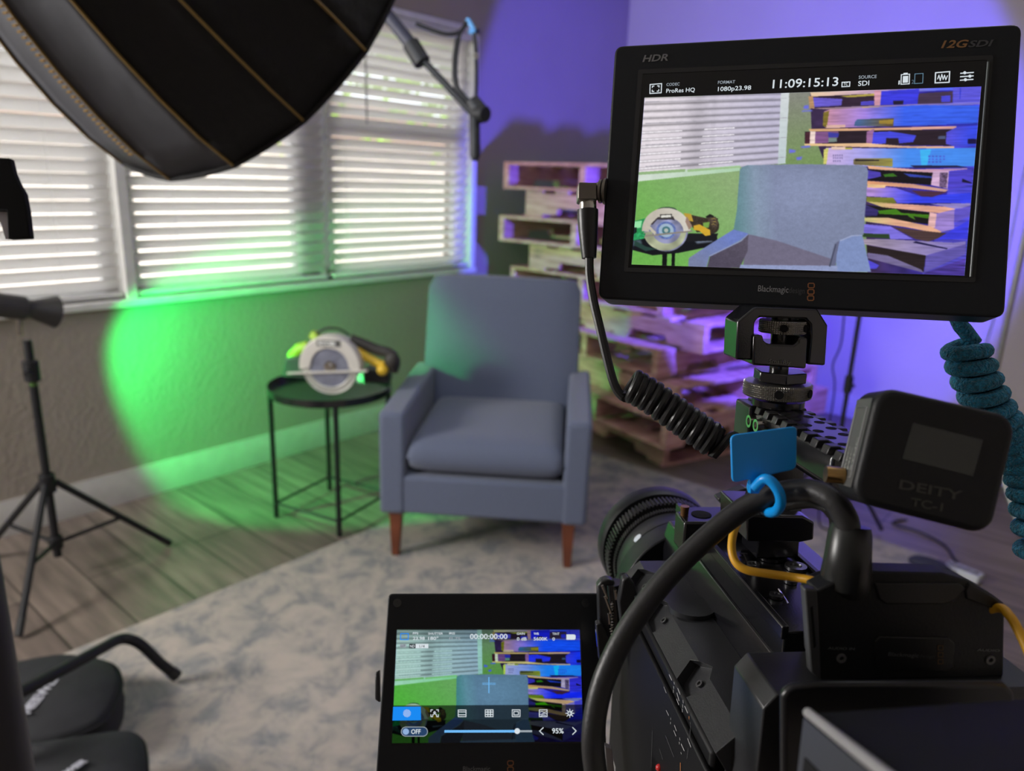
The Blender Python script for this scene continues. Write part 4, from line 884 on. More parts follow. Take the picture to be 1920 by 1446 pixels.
strokes(LCD, [[c4(596, 1120), c4(1113, 1119)]], 4.2, UIL, scr, 'interface_slider'); strokes(LCD, [[c4(1113, 1119), c4(1214, 1119)]], 3.4, UIG, scr, 'interface_slider')
patch(LCD, [c4(1113+20*cos(k*pi/10), 1118+21*sin(k*pi/10)) for k in range(20)], UIW, scr, 'interface_slider', 0.0008)
strokes(LCD, [[c4(1300, 1094), c4(1274, 1118), c4(1300, 1143)], [c4(1512, 1092), c4(1537, 1117), c4(1512, 1142)]], 1.5, UIW, scr, 'interface_icon')
strokes(LCD, [[c4(862, 773), c4(957, 773)], [c4(862, 782), c4(957, 782)]], 0.7, UIL, scr, 'interface_icon'); strokes(LCD, [[c4(909, 732), c4(909, 842)]], 1.6, UIL, scr, 'interface_icon', off=0.0007)
ptext(LCD, 'Blackmagic', (868, 1446), (919, 1446), 8, PRINTG, scr, 'lettering', 0.0003)
strokes(LCD, [[(953.5, 1427), (960.5, 1427), (962.5, 1429), (962.5, 1433), (960.5, 1435.5), (953.5, 1435.5), (951.8, 1433), (951.8, 1429)], [(953.5, 1438.5), (960.5, 1438.5), (962.5, 1440.5), (962.5, 1444.5), (960.5, 1447), (953.5, 1447), (951.8, 1444.5), (951.8, 1440.5)]], 1.7, mat('emblem_orange', (0.30, 0.115, 0.04), 0.5), scr, 'emblem', 0.0003, closed=True)

# ------------------------------------------------------------------ lens
LC = rp(1228, 1016, 0.52); lr, lu = (LC-CAM).dot(RR), (LC-CAM).dot(UU)
ln_ = thing('camera_lens', 'black camera lens with a toothed focus ring and small white badge, on the camera front', 'lens', W(lr, 0.47, lu))
def LZ(f): return W(lr, f, lu)
obj('barrel', MB().lathe([(0.0, 0.4545), (0.034, 0.4545), (0.034, 0.462), (0.0385, 0.465), (0.0385, 0.480), (0.0375, 0.482), (0.0375, 0.520), (0.0, 0.520)], LZ(0), AA, 80), mat('lens_satin', (0.02, 0.021, 0.023), 0.36), ln_)
obj('zoom_ring', MB().lathe([(0.034, 0.4550), (0.0365, 0.4555), (0.0365, 0.4625), (0.034, 0.463)], LZ(0), AA, 240, teeth={1: 0.0009, 2: 0.0009}), RUB, ln_)
obj('knurled_ring', MB().lathe([(0.0375, 0.481), (0.0398, 0.4815), (0.0398, 0.4865), (0.0375, 0.487)], LZ(0), AA, 480, teeth={1: 0.0007, 2: 0.0007}), RUB, ln_)
obj('focus_gear', MB().lathe([(0.0375, 0.489), (0.0425, 0.4895), (0.0425, 0.5015), (0.0375, 0.502)], LZ(0), AA, 360, teeth={1: 0.0015, 2: 0.0015}), RUB, ln_)
obj('front_ring', MB().lathe([(0.0375, 0.506), (0.0425, 0.507), (0.0437, 0.511), (0.0437, 0.521), (0.0425, 0.523), (0.036, 0.523), (0.036, 0.518)], LZ(0), AA, 96, closed=True), SATIN, ln_)
bd_ = at(1193, 1010, 0.5)-LZ(0); bd_ = (bd_-AA*bd_.dot(AA)).normalized()
obj('badge', MB().lathe([(0, 0), (0.0032, 0), (0.0032, 0.0006), (0, 0.0006)], W(lr, 0.4665, lu)+bd_*0.0383, bd_, 20), mat('pale_badge', (0.65, 0.72, 0.8), 0.3), ln_, label='small pale round badge')

# ------------------------------------------------------------------ rails, plate and blocks on the camera top
tp = thing('top_plate', 'black slotted mounting plate with side rails on top of the camera', 'mounting plate', W(0.16, 0.345, -0.165))
obj('plate', prof([(0.1405, -0.1705), (0.1405, -0.1565), (0.180, -0.1565), (0.180, -0.1705)], 0.270, 0.415), BLKM, tp, 0.0008)
for r0, r1 in ((0.1393, 0.1425), (0.1785, 0.1815)): obj('rail', prof([(r0, -0.1600), (r0, -0.1540), (r1, -0.1540), (r1, -0.1600)], 0.270, 0.415), BLKM, tp, 0.0006)
for (x, y, q) in ((1492, 1066, 0.0052), (1445, 1047, 0.006), (1482, 1092, 0.003), (1412, 1062, 0.003), (1455, 1120, 0.003)):
    c = ru(x, y, -0.1562); obj('screw', MB().lathe([(0, 0), (q, 0), (q, 0.0016), (q*0.55, 0.0016), (q*0.5, 0.0005), (0, 0.0005)], c, UU, 20), BLKM if q > 0.0055 else mat('dark_steel', (0.2, 0.2, 0.21), 0.3, 1.0), tp)
for x0, y0, x1, y1 in ((1395, 1040, 1402, 1055), (1387, 1038, 1401, 1038), (1460, 1105, 1478, 1132)):
    c0, c1 = ru(x0, y0, -0.1555), ru(x1, y1, -0.1555); obj('slot_edge', MB().tube([c0, c1], 0.0004, 5), CHROME, tp)
fb = thing('front_shoe_block', 'black block with a bronze screw in front of the camera top plate', 'mounting block', ru(1300, 960, -0.150))
c0 = ru(1266, 958, -0.1475)-CAM; r0, f0 = c0.dot(RR), c0.dot(AA)
obj('block', prof([(r0, -0.166), (r0, -0.1475), (r0+0.05, -0.1475), (r0+0.05, -0.166)], f0-0.017, f0), BLKM, fb, 0.0012)
sc_ = ru(1283, 966, -0.1475); obj('thumb_screw', MB().lathe([(0, 0), (0.0022, 0), (0.0022, 0.003), (0.0024, 0.0035), (0.0024, 0.0052), (0, 0.0052)], sc_, UU, 16), mat('bronze', (0.35, 0.19, 0.09), 0.35, 1.0), fb, label='bronze thumb screw')
obj('bore', MB().lathe([(0, 0), (0.0055, 0), (0.0055, 0.0003), (0, 0.0003)], ru(1315, 965, -0.1474), UU, 20), MATTE, fb)

# ------------------------------------------------------------------ top handle
hd = thing('top_handle', 'black top handle with a toothed rail and round holes under the monitor mount', 'rail', W(0.164, 0.33, -0.13))
hL, hR, hT = 0.1525, 0.1762, -0.0783
obj('grip', prof([(hL+0.001, hT-0.005), (hL+0.003, hT-0.0015), (hR-0.003, hT-0.0015), (hR-0.001, hT-0.005), (hR-0.001, hT-0.016), (hR-0.005, hT-0.020), (hL+0.005, hT-0.020), (hL+0.001, hT-0.016)], 0.272, 0.366), BLKM, hd, 0.0012)
obj('rail', prof([(hL+0.0045, hT-0.003), (hL+0.0045, hT), (hR-0.0045, hT), (hR-0.0045, hT-0.003)], 0.262, 0.366), BLKM, hd, 0.0004)
for k in range(9):
    f = 0.264+k*0.0095
    for a_, b_ in ((hL-0.0008, hL+0.006), (hR-0.006, hR+0.0008)):
        if f < 0.346: obj('rail_tooth', prof([(a_, hT-0.0035), (a_+0.0012 if a_ < hL else a_, hT), (b_ if a_ < hL else b_-0.0012, hT), (b_, hT-0.0035)], f, f+0.0052), mat('handle_satin', (0.022, 0.022, 0.024), 0.33), hd, 0.0004)
for k in range(7):
    f = 0.266+k*0.0105
    for dr in (-0.0042, 0.0042):
        obj('hole', MB().lathe([(0, 0), (0.0023, 0), (0.0023, 0.00012), (0, 0.00012)], W((hL+hR)/2+dr, f+(0.005 if dr > 0 else 0), hT), UU, 16), MATTE, hd)
obj('end_block', prof([(hL-0.0012, hT-0.001), (hL-0.0012, hT-0.021), (hR+0.0012, hT-0.021), (hR+0.0012, hT-0.001)], 0.349, 0.368), mat('handle_satin', (0.022, 0.022, 0.024), 0.33), hd, 0.0012)
for x, y in ((1407, 790), (1420, 798)):
    c = rr_(x, y, hL-0.0030); obj('bolt', MB().lathe([(0, 0), (0.0031, 0), (0.0031, 0.003), (0.0018, 0.003), (0.0016, 0.0014), (0, 0.0014)], c+RR*0.002, -RR, 18), CHROME, hd)
obj('post', prof([(0.156, hT-0.019), (0.176, hT-0.019), (0.178, -0.1545), (0.156, -0.1545)], 0.336, 0.356), BLKM, hd, 0.001)
obj('foot', slab([(1400, 966), (1506, 968), (1528, 980), (1526, 1013), (1500, 1018), (1400, 1016)], 0.318, 0.035), BLKM, hd, 0.001)
obj('clamp_lever', slab([(1346, 936), (1400, 915), (1420, 926), (1356, 950)], 0.375, 0.008), mat('handle_satin', (0.022, 0.022, 0.024), 0.33), hd, 0.001)

# ------------------------------------------------------------------ monitor mount
def cm(x, y): return (1340+x*0.2351, 560+y*0.2351)
mt = thing('monitor_mount', 'black swivel mount with knurled steel rings joining the monitor to the handle', 'mount', rp(1460, 740, 0.347))
yoke = [(1415, 576), (1533, 579), (1552.8, 610), (1548, 686), (1514.5, 684), (1520, 631), (1519, 609), (1510.5, 599), (1424.6, 595), (1415.7, 604), (1414.8, 631), (1411, 676), (1380, 675), (1383.5, 602)]
obj('yoke', slab(yoke, 0.338, 0.017), BLKM, mt, 0.001)
obj('swivel_block', slab([(1413.5, 628), (1430.5, 628.5), (1433, 639), (1439, 645), (1488, 647), (1496, 642), (1498, 632), (1515.5, 633), (1512, 692), (1411, 685)], 0.336, 0.021), BLKM, mt, 0.001)
def knurl(name, cxy, rad_px, h_px, f, n=96, sh=1):
    c = rp(cxy[0], cxy[1], f); d = (c-CAM).dot(FW); R_ = rad_px*d/F; h = h_px*d/F; b = MB(); vs = []; fs = []; lv = 7
    for i in range(lv+1):
        z = -h/2+h*i/lv; edge = (i in (0, lv))
        for k in range(n): vs.append(c+UU*z+(RR*cos(2*pi*k/n)+AA*sin(2*pi*k/n))*(R_*(0.975 if edge else (1.0+(0.0 if (k+i) % 2 else -0.005)))))
    for i in range(lv): fs += [(i*n+k, i*n+(k+1) % n, (i+1)*n+(k+1) % n, (i+1)*n+k) for k in range(n)]
    q_ = []
    for fc_ in fs:
        m_ = sum((vs[i] for i in fc_), Vector())/4; dv = (m_-c); dv = (dv-UU*dv.dot(UU)).normalized(); vs.append(m_+dv*R_*0.045); t_ = len(vs)-1
        q_ += [(fc_[0], fc_[1], t_), (fc_[1], fc_[2], t_), (fc_[2], fc_[3], t_), (fc_[3], fc_[0], t_)]
    fs = q_+[tuple(range(n-1, -1, -1)), tuple(lv*n+k for k in range(n))]; b.add(vs, fs)
    o = obj(name, b, STEEL, mt, sharp=2); o.data.polygons.foreach_set('use_smooth', [False]*len(o.data.polygons))
    for a in (-pi*0.62, -pi*0.28):
        dv = RR*cos(a)+AA*sin(a); obj('hole', MB().lathe([(0, 0), (h*0.30, 0), (h*0.30, 0.0004), (0, 0.0004)], c+dv*(R_*1.04), dv, 14), MATTE, mt)
    return o
knurl('locking_knob', (1467.5, 611.5), 42, 24, 0.347, 60)
knurl('lock_ring', (1457.5, 729), 60, 27, 0.347, 92)
c = rp(1462, 702, 0.347)
b = MB(); n = 6; R_ = 0.0128; b.prism([c-UU*0.0032+(RR*cos(k*pi/3+0.35)+AA*sin(k*pi/3+0.35))*R_ for k in range(6)], UU*0.0052); obj('hex_nut', b, BLKM, mt, 0.0006)
obj('stem', MB().tube([rp(1466, 575, 0.347), rp(1458, 748, 0.347)], 0.0045, 16), BLKM, mt)
obj('foot_disc', MB().lathe([(0, 0), (0.0125, 0), (0.0125, 0.003), (0, 0.003)], W((hL+hR)/2-0.0, 0.347, hT+0.0002), UU, 32), BLKM, mt)
class RP:
    def __init__(s, f): s.f = f; s.N = -AA; s.Y = -UU
    def p(s, x, y, off=0.0): return rp(x, y, s.f-off)
ptext(RP(0.336), 'SmallRig', (1441.5, 680.5), (1482.5, 683.5), 7.5, mat('maker_print_light', (0.22, 0.23, 0.2), 0.5), mt, 'lettering', 0.0004)

# ------------------------------------------------------------------ cables
D = 0.385
TAIL = spline([at(1335, 857, .364), at(1352, 838, .362), at(1366, 822, .362), at(1378, 818, .364), at(1388, 834, .366), at(1382, 862, .366), at(1400, 880, .37)], 6)
cc = tag(obj('coiled_cable', MB().tube([at(x, y, d) for x, y, d in []] or
      spline([at(1105, 484, .387), at(1106, 520, .386), at(1113, 565, .384), at(1124, 612, .381), at(1138, 672, .378), at(1149, 713, .376), at(1159, 735, .375), at(1172, 748, .374)], 6)[:-1]+
      coil([at(1183, 722, .373), at(1218, 742, .372), at(1262, 773, .370), at(1300, 800, .368), at(1338, 826, .366)], 0.0066, 12.5, UP*-1+RI*-0.2, per=20, phase=0.0)+TAIL, 0.0023, 10), RUB),
      'thin black coiled cable from the left side of the monitor to behind the blue tag', 'cable')
ce = 0
ME = mat('worn_dark_nickel', (0.22, 0.20, 0.17), 0.35, 0.9)
cn = thing('cable_connector', 'right-angled metal plug with a black boot on the left side of the monitor', 'connector', at(1105, 400, .389))
D = 0.388
nA = MON.X*-1
obj('elbow', MB().prism([at(1084.5, 344, D-.006), at(1087, 341.5, D-.006), at(1118.5, 342.5, D-.006), at(1118.5, 373.5, D-.006), at(1087, 374.5, D-.006), at(1084, 372, D-.006)], FW*0.011), ME, cn, 0.0012)
obj('collar', MB().lathe([(0.0042, 0), (0.0048, 0.0015), (0.0060, 0.002), (0.0060, 0.0032), (0.0052, 0.0035), (0.0066, 0.0045), (0.0066, 0.0056), (0, 0.0056)], at(1117, 359, D), MON.X, 24), ME, cn)
obj('ferrule', MB().tube([at(1102.5, 372, D), at(1102.8, 395, D)], 0.0044, 20), CHROME, cn)
bt = obj('boot', MB().tube([at(1102, 393.5, D), at(1102, 400, D), at(1102.5, 430, D), at(1103.5, 460, D), at(1104.5, 484, D)], [0.0054, 0.0055, 0.0051, 0.0044, 0.0038], 24), RUB, cn, label='black rubber boot')

# teal coiled cable
TEAL = mat('teal_braid', (0.006, 0.36, 0.62), 0.8, var=0.45, scale=420, bump=0.9, bscale=900, sheen=0.2)
pa = spline([at(1789, 585, .372), at(1795, 598, .370), at(1802, 612, .368), at(1808, 618, .368)], 5)
co = coil([at(1809, 648, .365), at(1824, 695, .365), at(1846, 745, .366), at(1870, 792, .368), at(1900, 832, .368), at(1924, 872, .366), at(1936, 920, .364), at(1945, 980, .362), at(1952, 1050, .36)], 0.0078, 15.0, UP+RI*0.3, per=22, phase=-0.5, hand=-1)
tag(obj('coiled_cable', MB().tube(pa[:-1]+co, 0.0037, 12), TEAL), 'teal braided coiled cable hanging from the right end of the monitor', 'cable')

# thick black cable arching over the rig
TK = mat('thick_cable_jacket', (0.020, 0.020, 0.021), 0.42, bump=0.04, bscale=500)
tk = thing('power_cable', 'thick black cable arching from the rear accessory over the camera and down at the left', 'cable', at(1250, 1090, .29))
pts = [(1592, 1010, .268), (1586, 975, .268), (1566, 942, .270), (1535, 924, .275), (1495, 920, .282), (1445, 930, .288), (1385, 960, .292), (1310, 1022, .292), (1240, 1095, .290), (1178, 1180, .287), (1138, 1260, .284), (1118, 1330, .282), (1112, 1400, .280), (1122, 1480, .280)]
obj('jacket', MB().tube(spline([at(*p) for p in pts], 8), 0.0044, 24), TK, tk)
obj('strain_relief', MB().tube([at(1596, 985, .270), at(1594, 1000, .270), at(1590, 1040, .268), at(1586, 1080, .270), at(1586, 1096, .276)], [0.0066, 0.0074, 0.0078, 0.0086, 0.0086], 24), mat('moulded_black_rubber', (0.014, 0.015, 0.015), 0.34), tk, label='moulded black strain relief')
obj('thin_lead', MB().tube(spline([at(1548, 1120, .285), at(1560, 1040, .280), at(1566, 990, .277), at(1556, 960, .277), at(1525, 945, .285), at(1480, 950, .295)], 6), 0.0018, 10), RUB, tk)

# blue tag
BLUE = mat('blue_nylon', (0.0, 0.33, 0.90), 0.35, var=0.02)
bt_ = thing('cable_tag', 'bright blue plastic label tag clipped round the thick black cable', 'cable tag', at(1430, 860, .285))
D = .284
cs_ = [at(1370, 816, D), at(1495, 799, D), at(1493.5, 880, D), at(1373, 906, D)]; out = []
for i in range(4):
    a, b, c = cs_[i-1], cs_[i], cs_[(i+1) % 4]; u = (a-b).normalized(); v = (c-b).normalized(); q = 0.0022
    for k in range(5): t = k/4; out.append((b+u*q)*(1-t)**2+b*2*t*(1-t)+(b+v*q)*t*t)
obj('plate', MB().prism(out, FW*0.0014), BLUE, bt_, 0.0004)
obj('neck', MB().prism([at(1404, 893, D), at(1436, 885, D), at(1430, 905, D), at(1424, 926, D), at(1406, 926, D), at(1407, 905, D)], FW*0.0016), BLUE, bt_, 0.0004)
obj('strap_loop', MB().tube(spline([at(1416, 915, .283), at(1432, 899, .279), at(1446, 903, .277), at(1460, 922, .276), at(1464, 943, .277), at(1456, 958, .281), at(1443, 961, .286), at(1432, 955, .292), at(1418, 935, .297), at(1410, 915, .296), at(1412, 905, .290)], 6), 0.0020, 12), BLUE, bt_)

# yellow cable
YC = mat('yellow_cable_jacket', (0.78, 0.40, 0.012), 0.45, var=0.05)
yp = [(1402, 955, .312), (1386, 975, .308), (1375, 1000, .304), (1372, 1030, .300), (1380, 1055, .297), (1400, 1069, .294), (1440, 1076, .290), (1490, 1083, .286), (1535, 1093, .280), (1600, 1130, .285), (1700, 1150, .288), (1800, 1160, .283), (1868, 1140, .272), (1893, 1155, .266), (1916, 1195, .26), (1935, 1240, .255), (1950, 1300, .25)]
tag(obj('yellow_cable', MB().tube(spline([at(*p) for p in yp], 8), 0.00165, 14), YC), 'thin yellow cable looping under the thick black cable and out at the right edge', 'cable')

# ------------------------------------------------------------------ timecode box
tcx = thing('timecode_box', 'small black rounded timecode box with a grey screen, tilted beside the handle', 'timecode box', at(1760, 870, .245))
D = .243; A0, A1, A2, A3 = at(1655, 722, .247), at(1915, 786, .240), at(1856, 1003, .240), at(1588, 940, .246)
Xb = ((A1-A0)+(A2-A3)).normalized(); Yb = ((A3-A0)+(A2-A1)); Yb = (Yb-Xb*Yb.dot(Xb)).normalized(); Nb = Xb.cross(Yb).normalized()
if Nb.dot(FW) < 0: Nb = -Nb
ctr = (A0+A1+A2+A3)/4; hw = ((A1-A0).length+(A2-A3).length)/4; hh = ((A3-A0).length+(A2-A1).length)/4
def rrect(hw, hh, q, off, n=6):
    out = []
    for cx, cy, a0 in ((hw-q, -hh+q, -pi/2), (hw-q, hh-q, 0), (-hw+q, hh-q, pi/2), (-hw+q, -hh+q, pi)):
        for k in range(n+1): a = a0+k*pi/2/n; out.append(ctr+Xb*(cx+q*cos(a))+Yb*(cy+q*sin(a))+Nb*off)
    return out
TCB = mat('timecode_box_plastic', (0.007, 0.0075, 0.009), 0.5, spec=0.35, bump=0.05, bscale=900)
obj('housing', MB().prism(rrect(hw, hh, 0.0065, 0), Nb*0.021), TCB, tcx, 0.0022, seg=4)
class BP:
    N = -Nb; Y = Yb
    def p(s, x, y, off=0.0):
        r = ray(x, y); return CAM+r*((ctr-Nb*off-CAM).dot(Nb)/r.dot(Nb))
bp_ = BP()
obj('screen', MB().prism([bp_.p(*q) for q in ((1712, 793), (1843, 825), (1824, 893), (1692, 860))], -Nb*0.0002), mat('grey_lcd_glass', (0.045, 0.05, 0.047), 0.25), tcx, label='blank grey screen')
ptext(bp_, 'DEITY', (1686, 916), (1801, 938), 17, mat('faint_print', (0.045, 0.043, 0.038), 0.5), tcx, 'lettering', 0.0003, bold=0.03)
ptext(bp_, 'TC-1', (1707, 948), (1766, 959), 15, mat('faint_print', (0.045, 0.043, 0.038), 0.5), tcx, 'lettering', 0.0003, bold=0.03)
# legend panel on its left side
sd = [ctr-Xb*(hw+0.0003)+Yb*y_+Nb*z_ for y_, z_ in ((-hh*0.62, 0.005), (hh*0.62, 0.005), (hh*0.62, 0.0165), (-hh*0.62, 0.0165))]
obj('lit_side_panel', MB().prism([ctr-Xb*(hw+0.0001)+Yb*y_+Nb*z_ for y_, z_ in ((-hh*0.78, 0.0025), (hh*0.78, 0.0025), (hh*0.78, 0.0185), (-hh*0.78, 0.0185))], -Xb*0.00012), mat('lit_grey_side', (0.075, 0.078, 0.075), 0.5), tcx)  # window light on this side is put into a lighter grey sheet
obj('legend_frame', MB().tube(sd, 0.0003, 5, closed=True), PRINTG, tcx)
LGD = mat('side_print', (0.26, 0.27, 0.24), 0.5)
for k, (s_, z_) in enumerate((('SYNC', 0.0068), ('MIC', 0.0095), ('REC', 0.0122))):
    text(s_, 0.0016, ctr-Xb*(hw+0.0004)+Yb*(hh*0.5)+Nb*(0.0062+k*0.0032), -Yb, Nb, LGD, tcx, name='lettering', sx=2.0, bold=0.00006)
obj('gold_connector', MB().tube([ctr-Xb*(hw+0.0005)+Yb*hh*0.62+Nb*0.012, ctr-Xb*(hw+0.0065)+Yb*hh*0.66+Nb*0.012], 0.0029, 16), GOLD, tcx, label='gold connector')
#obj('hook_pad', MB().prism([at(1655, 962, .252), at(1700, 975, .251), at(1742, 972, .250), at(1760, 985, .249), at(1700, 975, .2485), at(1640, 955, .252)], Nb*0.01), MATTE, tcx)

# ------------------------------------------------------------------ rear accessory with audio sockets
ac = thing('viewfinder_adapter', 'black accessory block with audio sockets and maker lettering at the back of the camera', 'camera accessory', rp(1700, 1270, 0.235))
fo = [(1531, 1108), (1560, 1094), (1602, 1077), (1636, 1072), (1768, 1075), (1814, 1089), (1864, 1117), (1885, 1133), (1882, 1270), (1540, 1277), (1535, 1154)]
obj('housing', slab(fo, 0.235, 0.0085), mat('adapter_black', (0.008, 0.0085, 0.010), 0.5, spec=0.35, bump=0.05, bscale=900), ac, 0.0008)
obj('rear_shell', slab([(1545, 1125), (1620, 1098), (1760, 1098), (1850, 1130), (1870, 1150), (1868, 1270), (1550, 1270)], 0.2435, 0.02), BLK, ac, 0.002)
obj('grip_panel', slab([(1640, 1094), (1800, 1094), (1812, 1104), (1790, 1128), (1770, 1134), (1662, 1134), (1648, 1124)], 0.2343, 0.0012), BLK, ac, 0.0008)
obj('grip_panel', slab([(1818, 1094), (1865, 1119), (1884, 1134), (1883, 1150), (1812, 1124), (1810, 1108)], 0.2343, 0.0012), BLK, ac, 0.0008)
obj('name_plate', slab([(1650, 1194), (1780, 1197), (1791, 1207), (1789, 1252), (1778, 1260), (1650, 1258), (1641, 1249), (1641, 1204)], 0.2345, 0.0008), BLK, ac, 0.0005)
R2 = RP(0.235); PR2 = mat('adapter_print', (0.13, 0.135, 0.135), 0.5)
ptext(R2, 'AUDIO IN', (1552, 1218), (1602, 1219.5), 5.5, PR2, ac, 'lettering', 0.0002, bold=0.02)
ptext(R2, 'HEADPHONES', (1832, 1221), (1874, 1222.5), 5.0, PR2, ac, 'lettering', 0.0002, bold=0.02) if False else ptext(R2, 'AUDIO', (1832, 1221), (1874, 1222.5), 5.0, PR2, ac, 'lettering', 0.0002, bold=0.02)
ptext(RP(0.2345), 'Blackmagic', (1665, 1230), (1722, 1233), 8, PR2, ac, 'lettering', 0.0002)
ptext(RP(0.2345), 'design', (1723, 1233), (1752, 1234.5), 7, PRINTD, ac, 'lettering', 0.0002)
for k in range(3): strokes(RP(0.2345), [[(1759, 1211+k*13), (1768, 1211+k*13), (1768, 1219+k*13), (1759, 1219+k*13)]], 1.8, mat('emblem_dim', (0.12, 0.065, 0.02), 0.5), ac, 'emblem', 0.0002, closed=True)
for x, y in ((1577, 1234), (1856, 1237)):
    obj('audio_socket', MB().lathe([(0.0009, 0), (0.0018, 0), (0.0018, 0.0006), (0.0009, 0.0006)], rp(x, y, 0.235), -AA, 20, closed=True), mat('socket_grey', (0.12, 0.12, 0.12), 0.4), ac)
obj('lit_side_plate', slab([(1509, 1105), (1533, 1107), (1541, 1277), (1521, 1262)], 0.2352, 0.004), mat('adapter_lit_side', (0.06, 0.062, 0.065), 0.45), ac, 0.0006)  # lit left side face, its brightness put into a lighter grey
obj('card_slot', slab([(1520, 1140), (1524, 1137), (1530, 1212), (1526, 1216)], 0.2350, 0.0005), MATTE, ac)
# ------------------------------------------------------------------ battery plate and battery
bp2 = thing('battery_plate', 'black battery plate with a rounded top corner behind the camera, below the accessory block', 'battery plate', rp(1650, 1400, 0.215))
obj('plate', slab([(1468, 1560), (1468, 1312), (1474, 1298), (1490, 1289), (1530, 1284), (1885, 1283), (1905, 1300), (1910, 1560)], 0.213, 0.004), mat('plate_black', (0.008, 0.0085, 0.010), 0.35), bp2, 0.0018, seg=4)
bat = thing('camera_battery', 'large black battery with a bright sloping edge in the bottom right corner of the photo', 'battery', at(1700, 1500, .16))
Pa, Pb = at(1511, 1334, .198), at(1690, 1476, .135); e_ = (Pb-Pa); rg = (RR*0.97+AA*0.12+UU*-0.05).normalized(); dn = (-UU).normalized()
q = [Pa, Pb, Pb+rg*0.12, Pa+rg*0.105]
BT = mat('battery_black', (0.006, 0.006, 0.008), 0.7, spec=0.12)
obj('case', MB().hexa([p+dn*0.06 for p in q]+q), BT, bat, 0.0035, seg=4)
n_ = e_.cross(dn).normalized(); n_ = n_ if n_.dot(RR) < 0 else -n_
def bf(a, b, off=0.0003): return Pa+e_*a+dn*b+n_*off
obj('lit_side_panel', MB().prism([bf(0.0, 0.002, 0.0001), bf(1.0, 0.002, 0.0001), bf(1.0, 0.058, 0.0001), bf(0.0, 0.058, 0.0001)], n_*0.0003), mat('battery_lit_side', (0.05, 0.052, 0.062), 0.4), bat)  # light from the left is put into this paler side face
obj('bevel_highlight', MB().tube([Pa+e_*0.03, Pb], 0.0013, 10), mat('edge_highlight', (0.32, 0.31, 0.32), 0.4), bat, label='bright highlight painted along the edge')  # highlight on the bevel, laid on as a pale strip
obj('side_recess', MB().prism([bf(0.10, 0.012, 0.0005), bf(0.92, 0.012, 0.0005), bf(0.92, 0.055, 0.0005), bf(0.10, 0.055, 0.0005)], n_*0.0004), MATTE, bat)

# ================================================================== PICTURES SHOWN ON THE TWO SCREENS
def homog(src, dst):
    A = []; 
    for (x, y), (u, v) in zip(src, dst):
        A.append([x, y, 1, 0, 0, 0, -u*x, -u*y, -u]); A.append([0, 0, 0, x, y, 1, -v*x, -v*y, -v])
    return np.linalg.svd(np.array(A, float))[2][-1].reshape(3, 3)
QC = [(296, 373), (1737, 325), (1665, 1135), (238, 1088)]
HC = homog(QC, [(0, 0), (1, 0), (1, 1), (0, 1)])
PWID, PHEI = 1080, 608
def tuv(x, y):
    v = HC @ np.array([x, y, 1.0]); return v[0]/v[2]*PWID, v[1]/v[2]*PHEI
gy, gx = np.mgrid[0:PHEI, 0:PWID]
PX, PY = gx+0.5, gy+0.5
rs = np.random.RandomState(4)
def blur(a, k):
    for ax in (0, 1):
        c = np.zeros_like(a); 
        for i in range(-k, k+1): c += np.roll(a, i, ax)
        a = c/(2*k+1)
    return a
def vnoise(sx, sy):
    h, w_ = int(PHEI/sy)+2, int(PWID/sx)+2; g_ = rs.rand(h, w_); y = PY/sy; x = PX/sx; i = y.astype(int); j = x.astype(int); fy = y-i; fx = x-j
    fy = fy*fy*(3-2*fy); fx = fx*fx*(3-2*fx)
    return (g_[i, j]*(1-fy)*(1-fx)+g_[i+1, j]*fy*(1-fx)+g_[i, j+1]*(1-fy)*fx+g_[i+1, j+1]*fy*fx)-0.5
GRAIN = vnoise(60, 4)+0.5*vnoise(25, 2.2); FINE = vnoise(2.5, 2.5)+0.6*vnoise(5, 5); BLOT = vnoise(30, 18)
IMG = np.zeros((PHEI, PWID, 3))
def mask(pts):
    P = [tuv(*p) for p in pts]; m = np.zeros((PHEI, PWID), bool); n = len(P)
    xs = [p[0] for p in P]; ys = [p[1] for p in P]
    a, b = max(0, int(min(ys))-1), min(PHEI, int(max(ys))+2); c, d = max(0, int(min(xs))-1), min(PWID, int(max(xs))+2)
    if a >= b or c >= d: return m
    X, Y = PX[a:b, c:d], PY[a:b, c:d]; q = m[a:b, c:d]
    for i in range(n):
        x0, y0 = P[i-1]; x1, y1 = P[i]
        if y0 == y1: continue
        cnd = ((Y < y0) != (Y < y1)) & (X < (x1-x0)*(Y-y0)/(y1-y0)+x0); q ^= cnd
    return m
def fill(pts, c1, c2=None, p1=None, p2=None, tex=None, amt=0.0, c3=None, soft=0):
    m = mask(pts)
    if c2 is None: col = np.broadcast_to(np.array(c1, float), IMG.shape)
    else:
        a = np.array(tuv(*p1)); b = np.array(tuv(*p2)); d = b-a
        t = np.clip(((PX-a[0])*d[0]+(PY-a[1])*d[1])/(d@d), 0, 1)[..., None]
        if c3 is None: col = np.array(c1)*(1-t)+np.array(c2)*t
        else: col = np.where(t < .5, np.array(c1)*(1-2*t)+np.array(c2)*2*t, np.array(c2)*(2-2*t)+np.array(c3)*(2*t-1))
    if tex is not None: col = col*(1+amt*tex[..., None])
    if soft:
        w_ = blur(m.astype(float), soft)[..., None]; IMG[:] = IMG*(1-w_)+col*w_
    else: IMG[m] = col[m]
def ell(cx, cy, rx, ry, a0=0, a1=360, n=40): return [(cx+rx*cos(radians(a0+(a1-a0)*k/n)), cy+ry*sin(radians(a0+(a1-a0)*k/n))) for k in range(n+1)]
def D4(*pts): return [(914.3+x*.6007, 297+y*.6007) for x, y in pts]
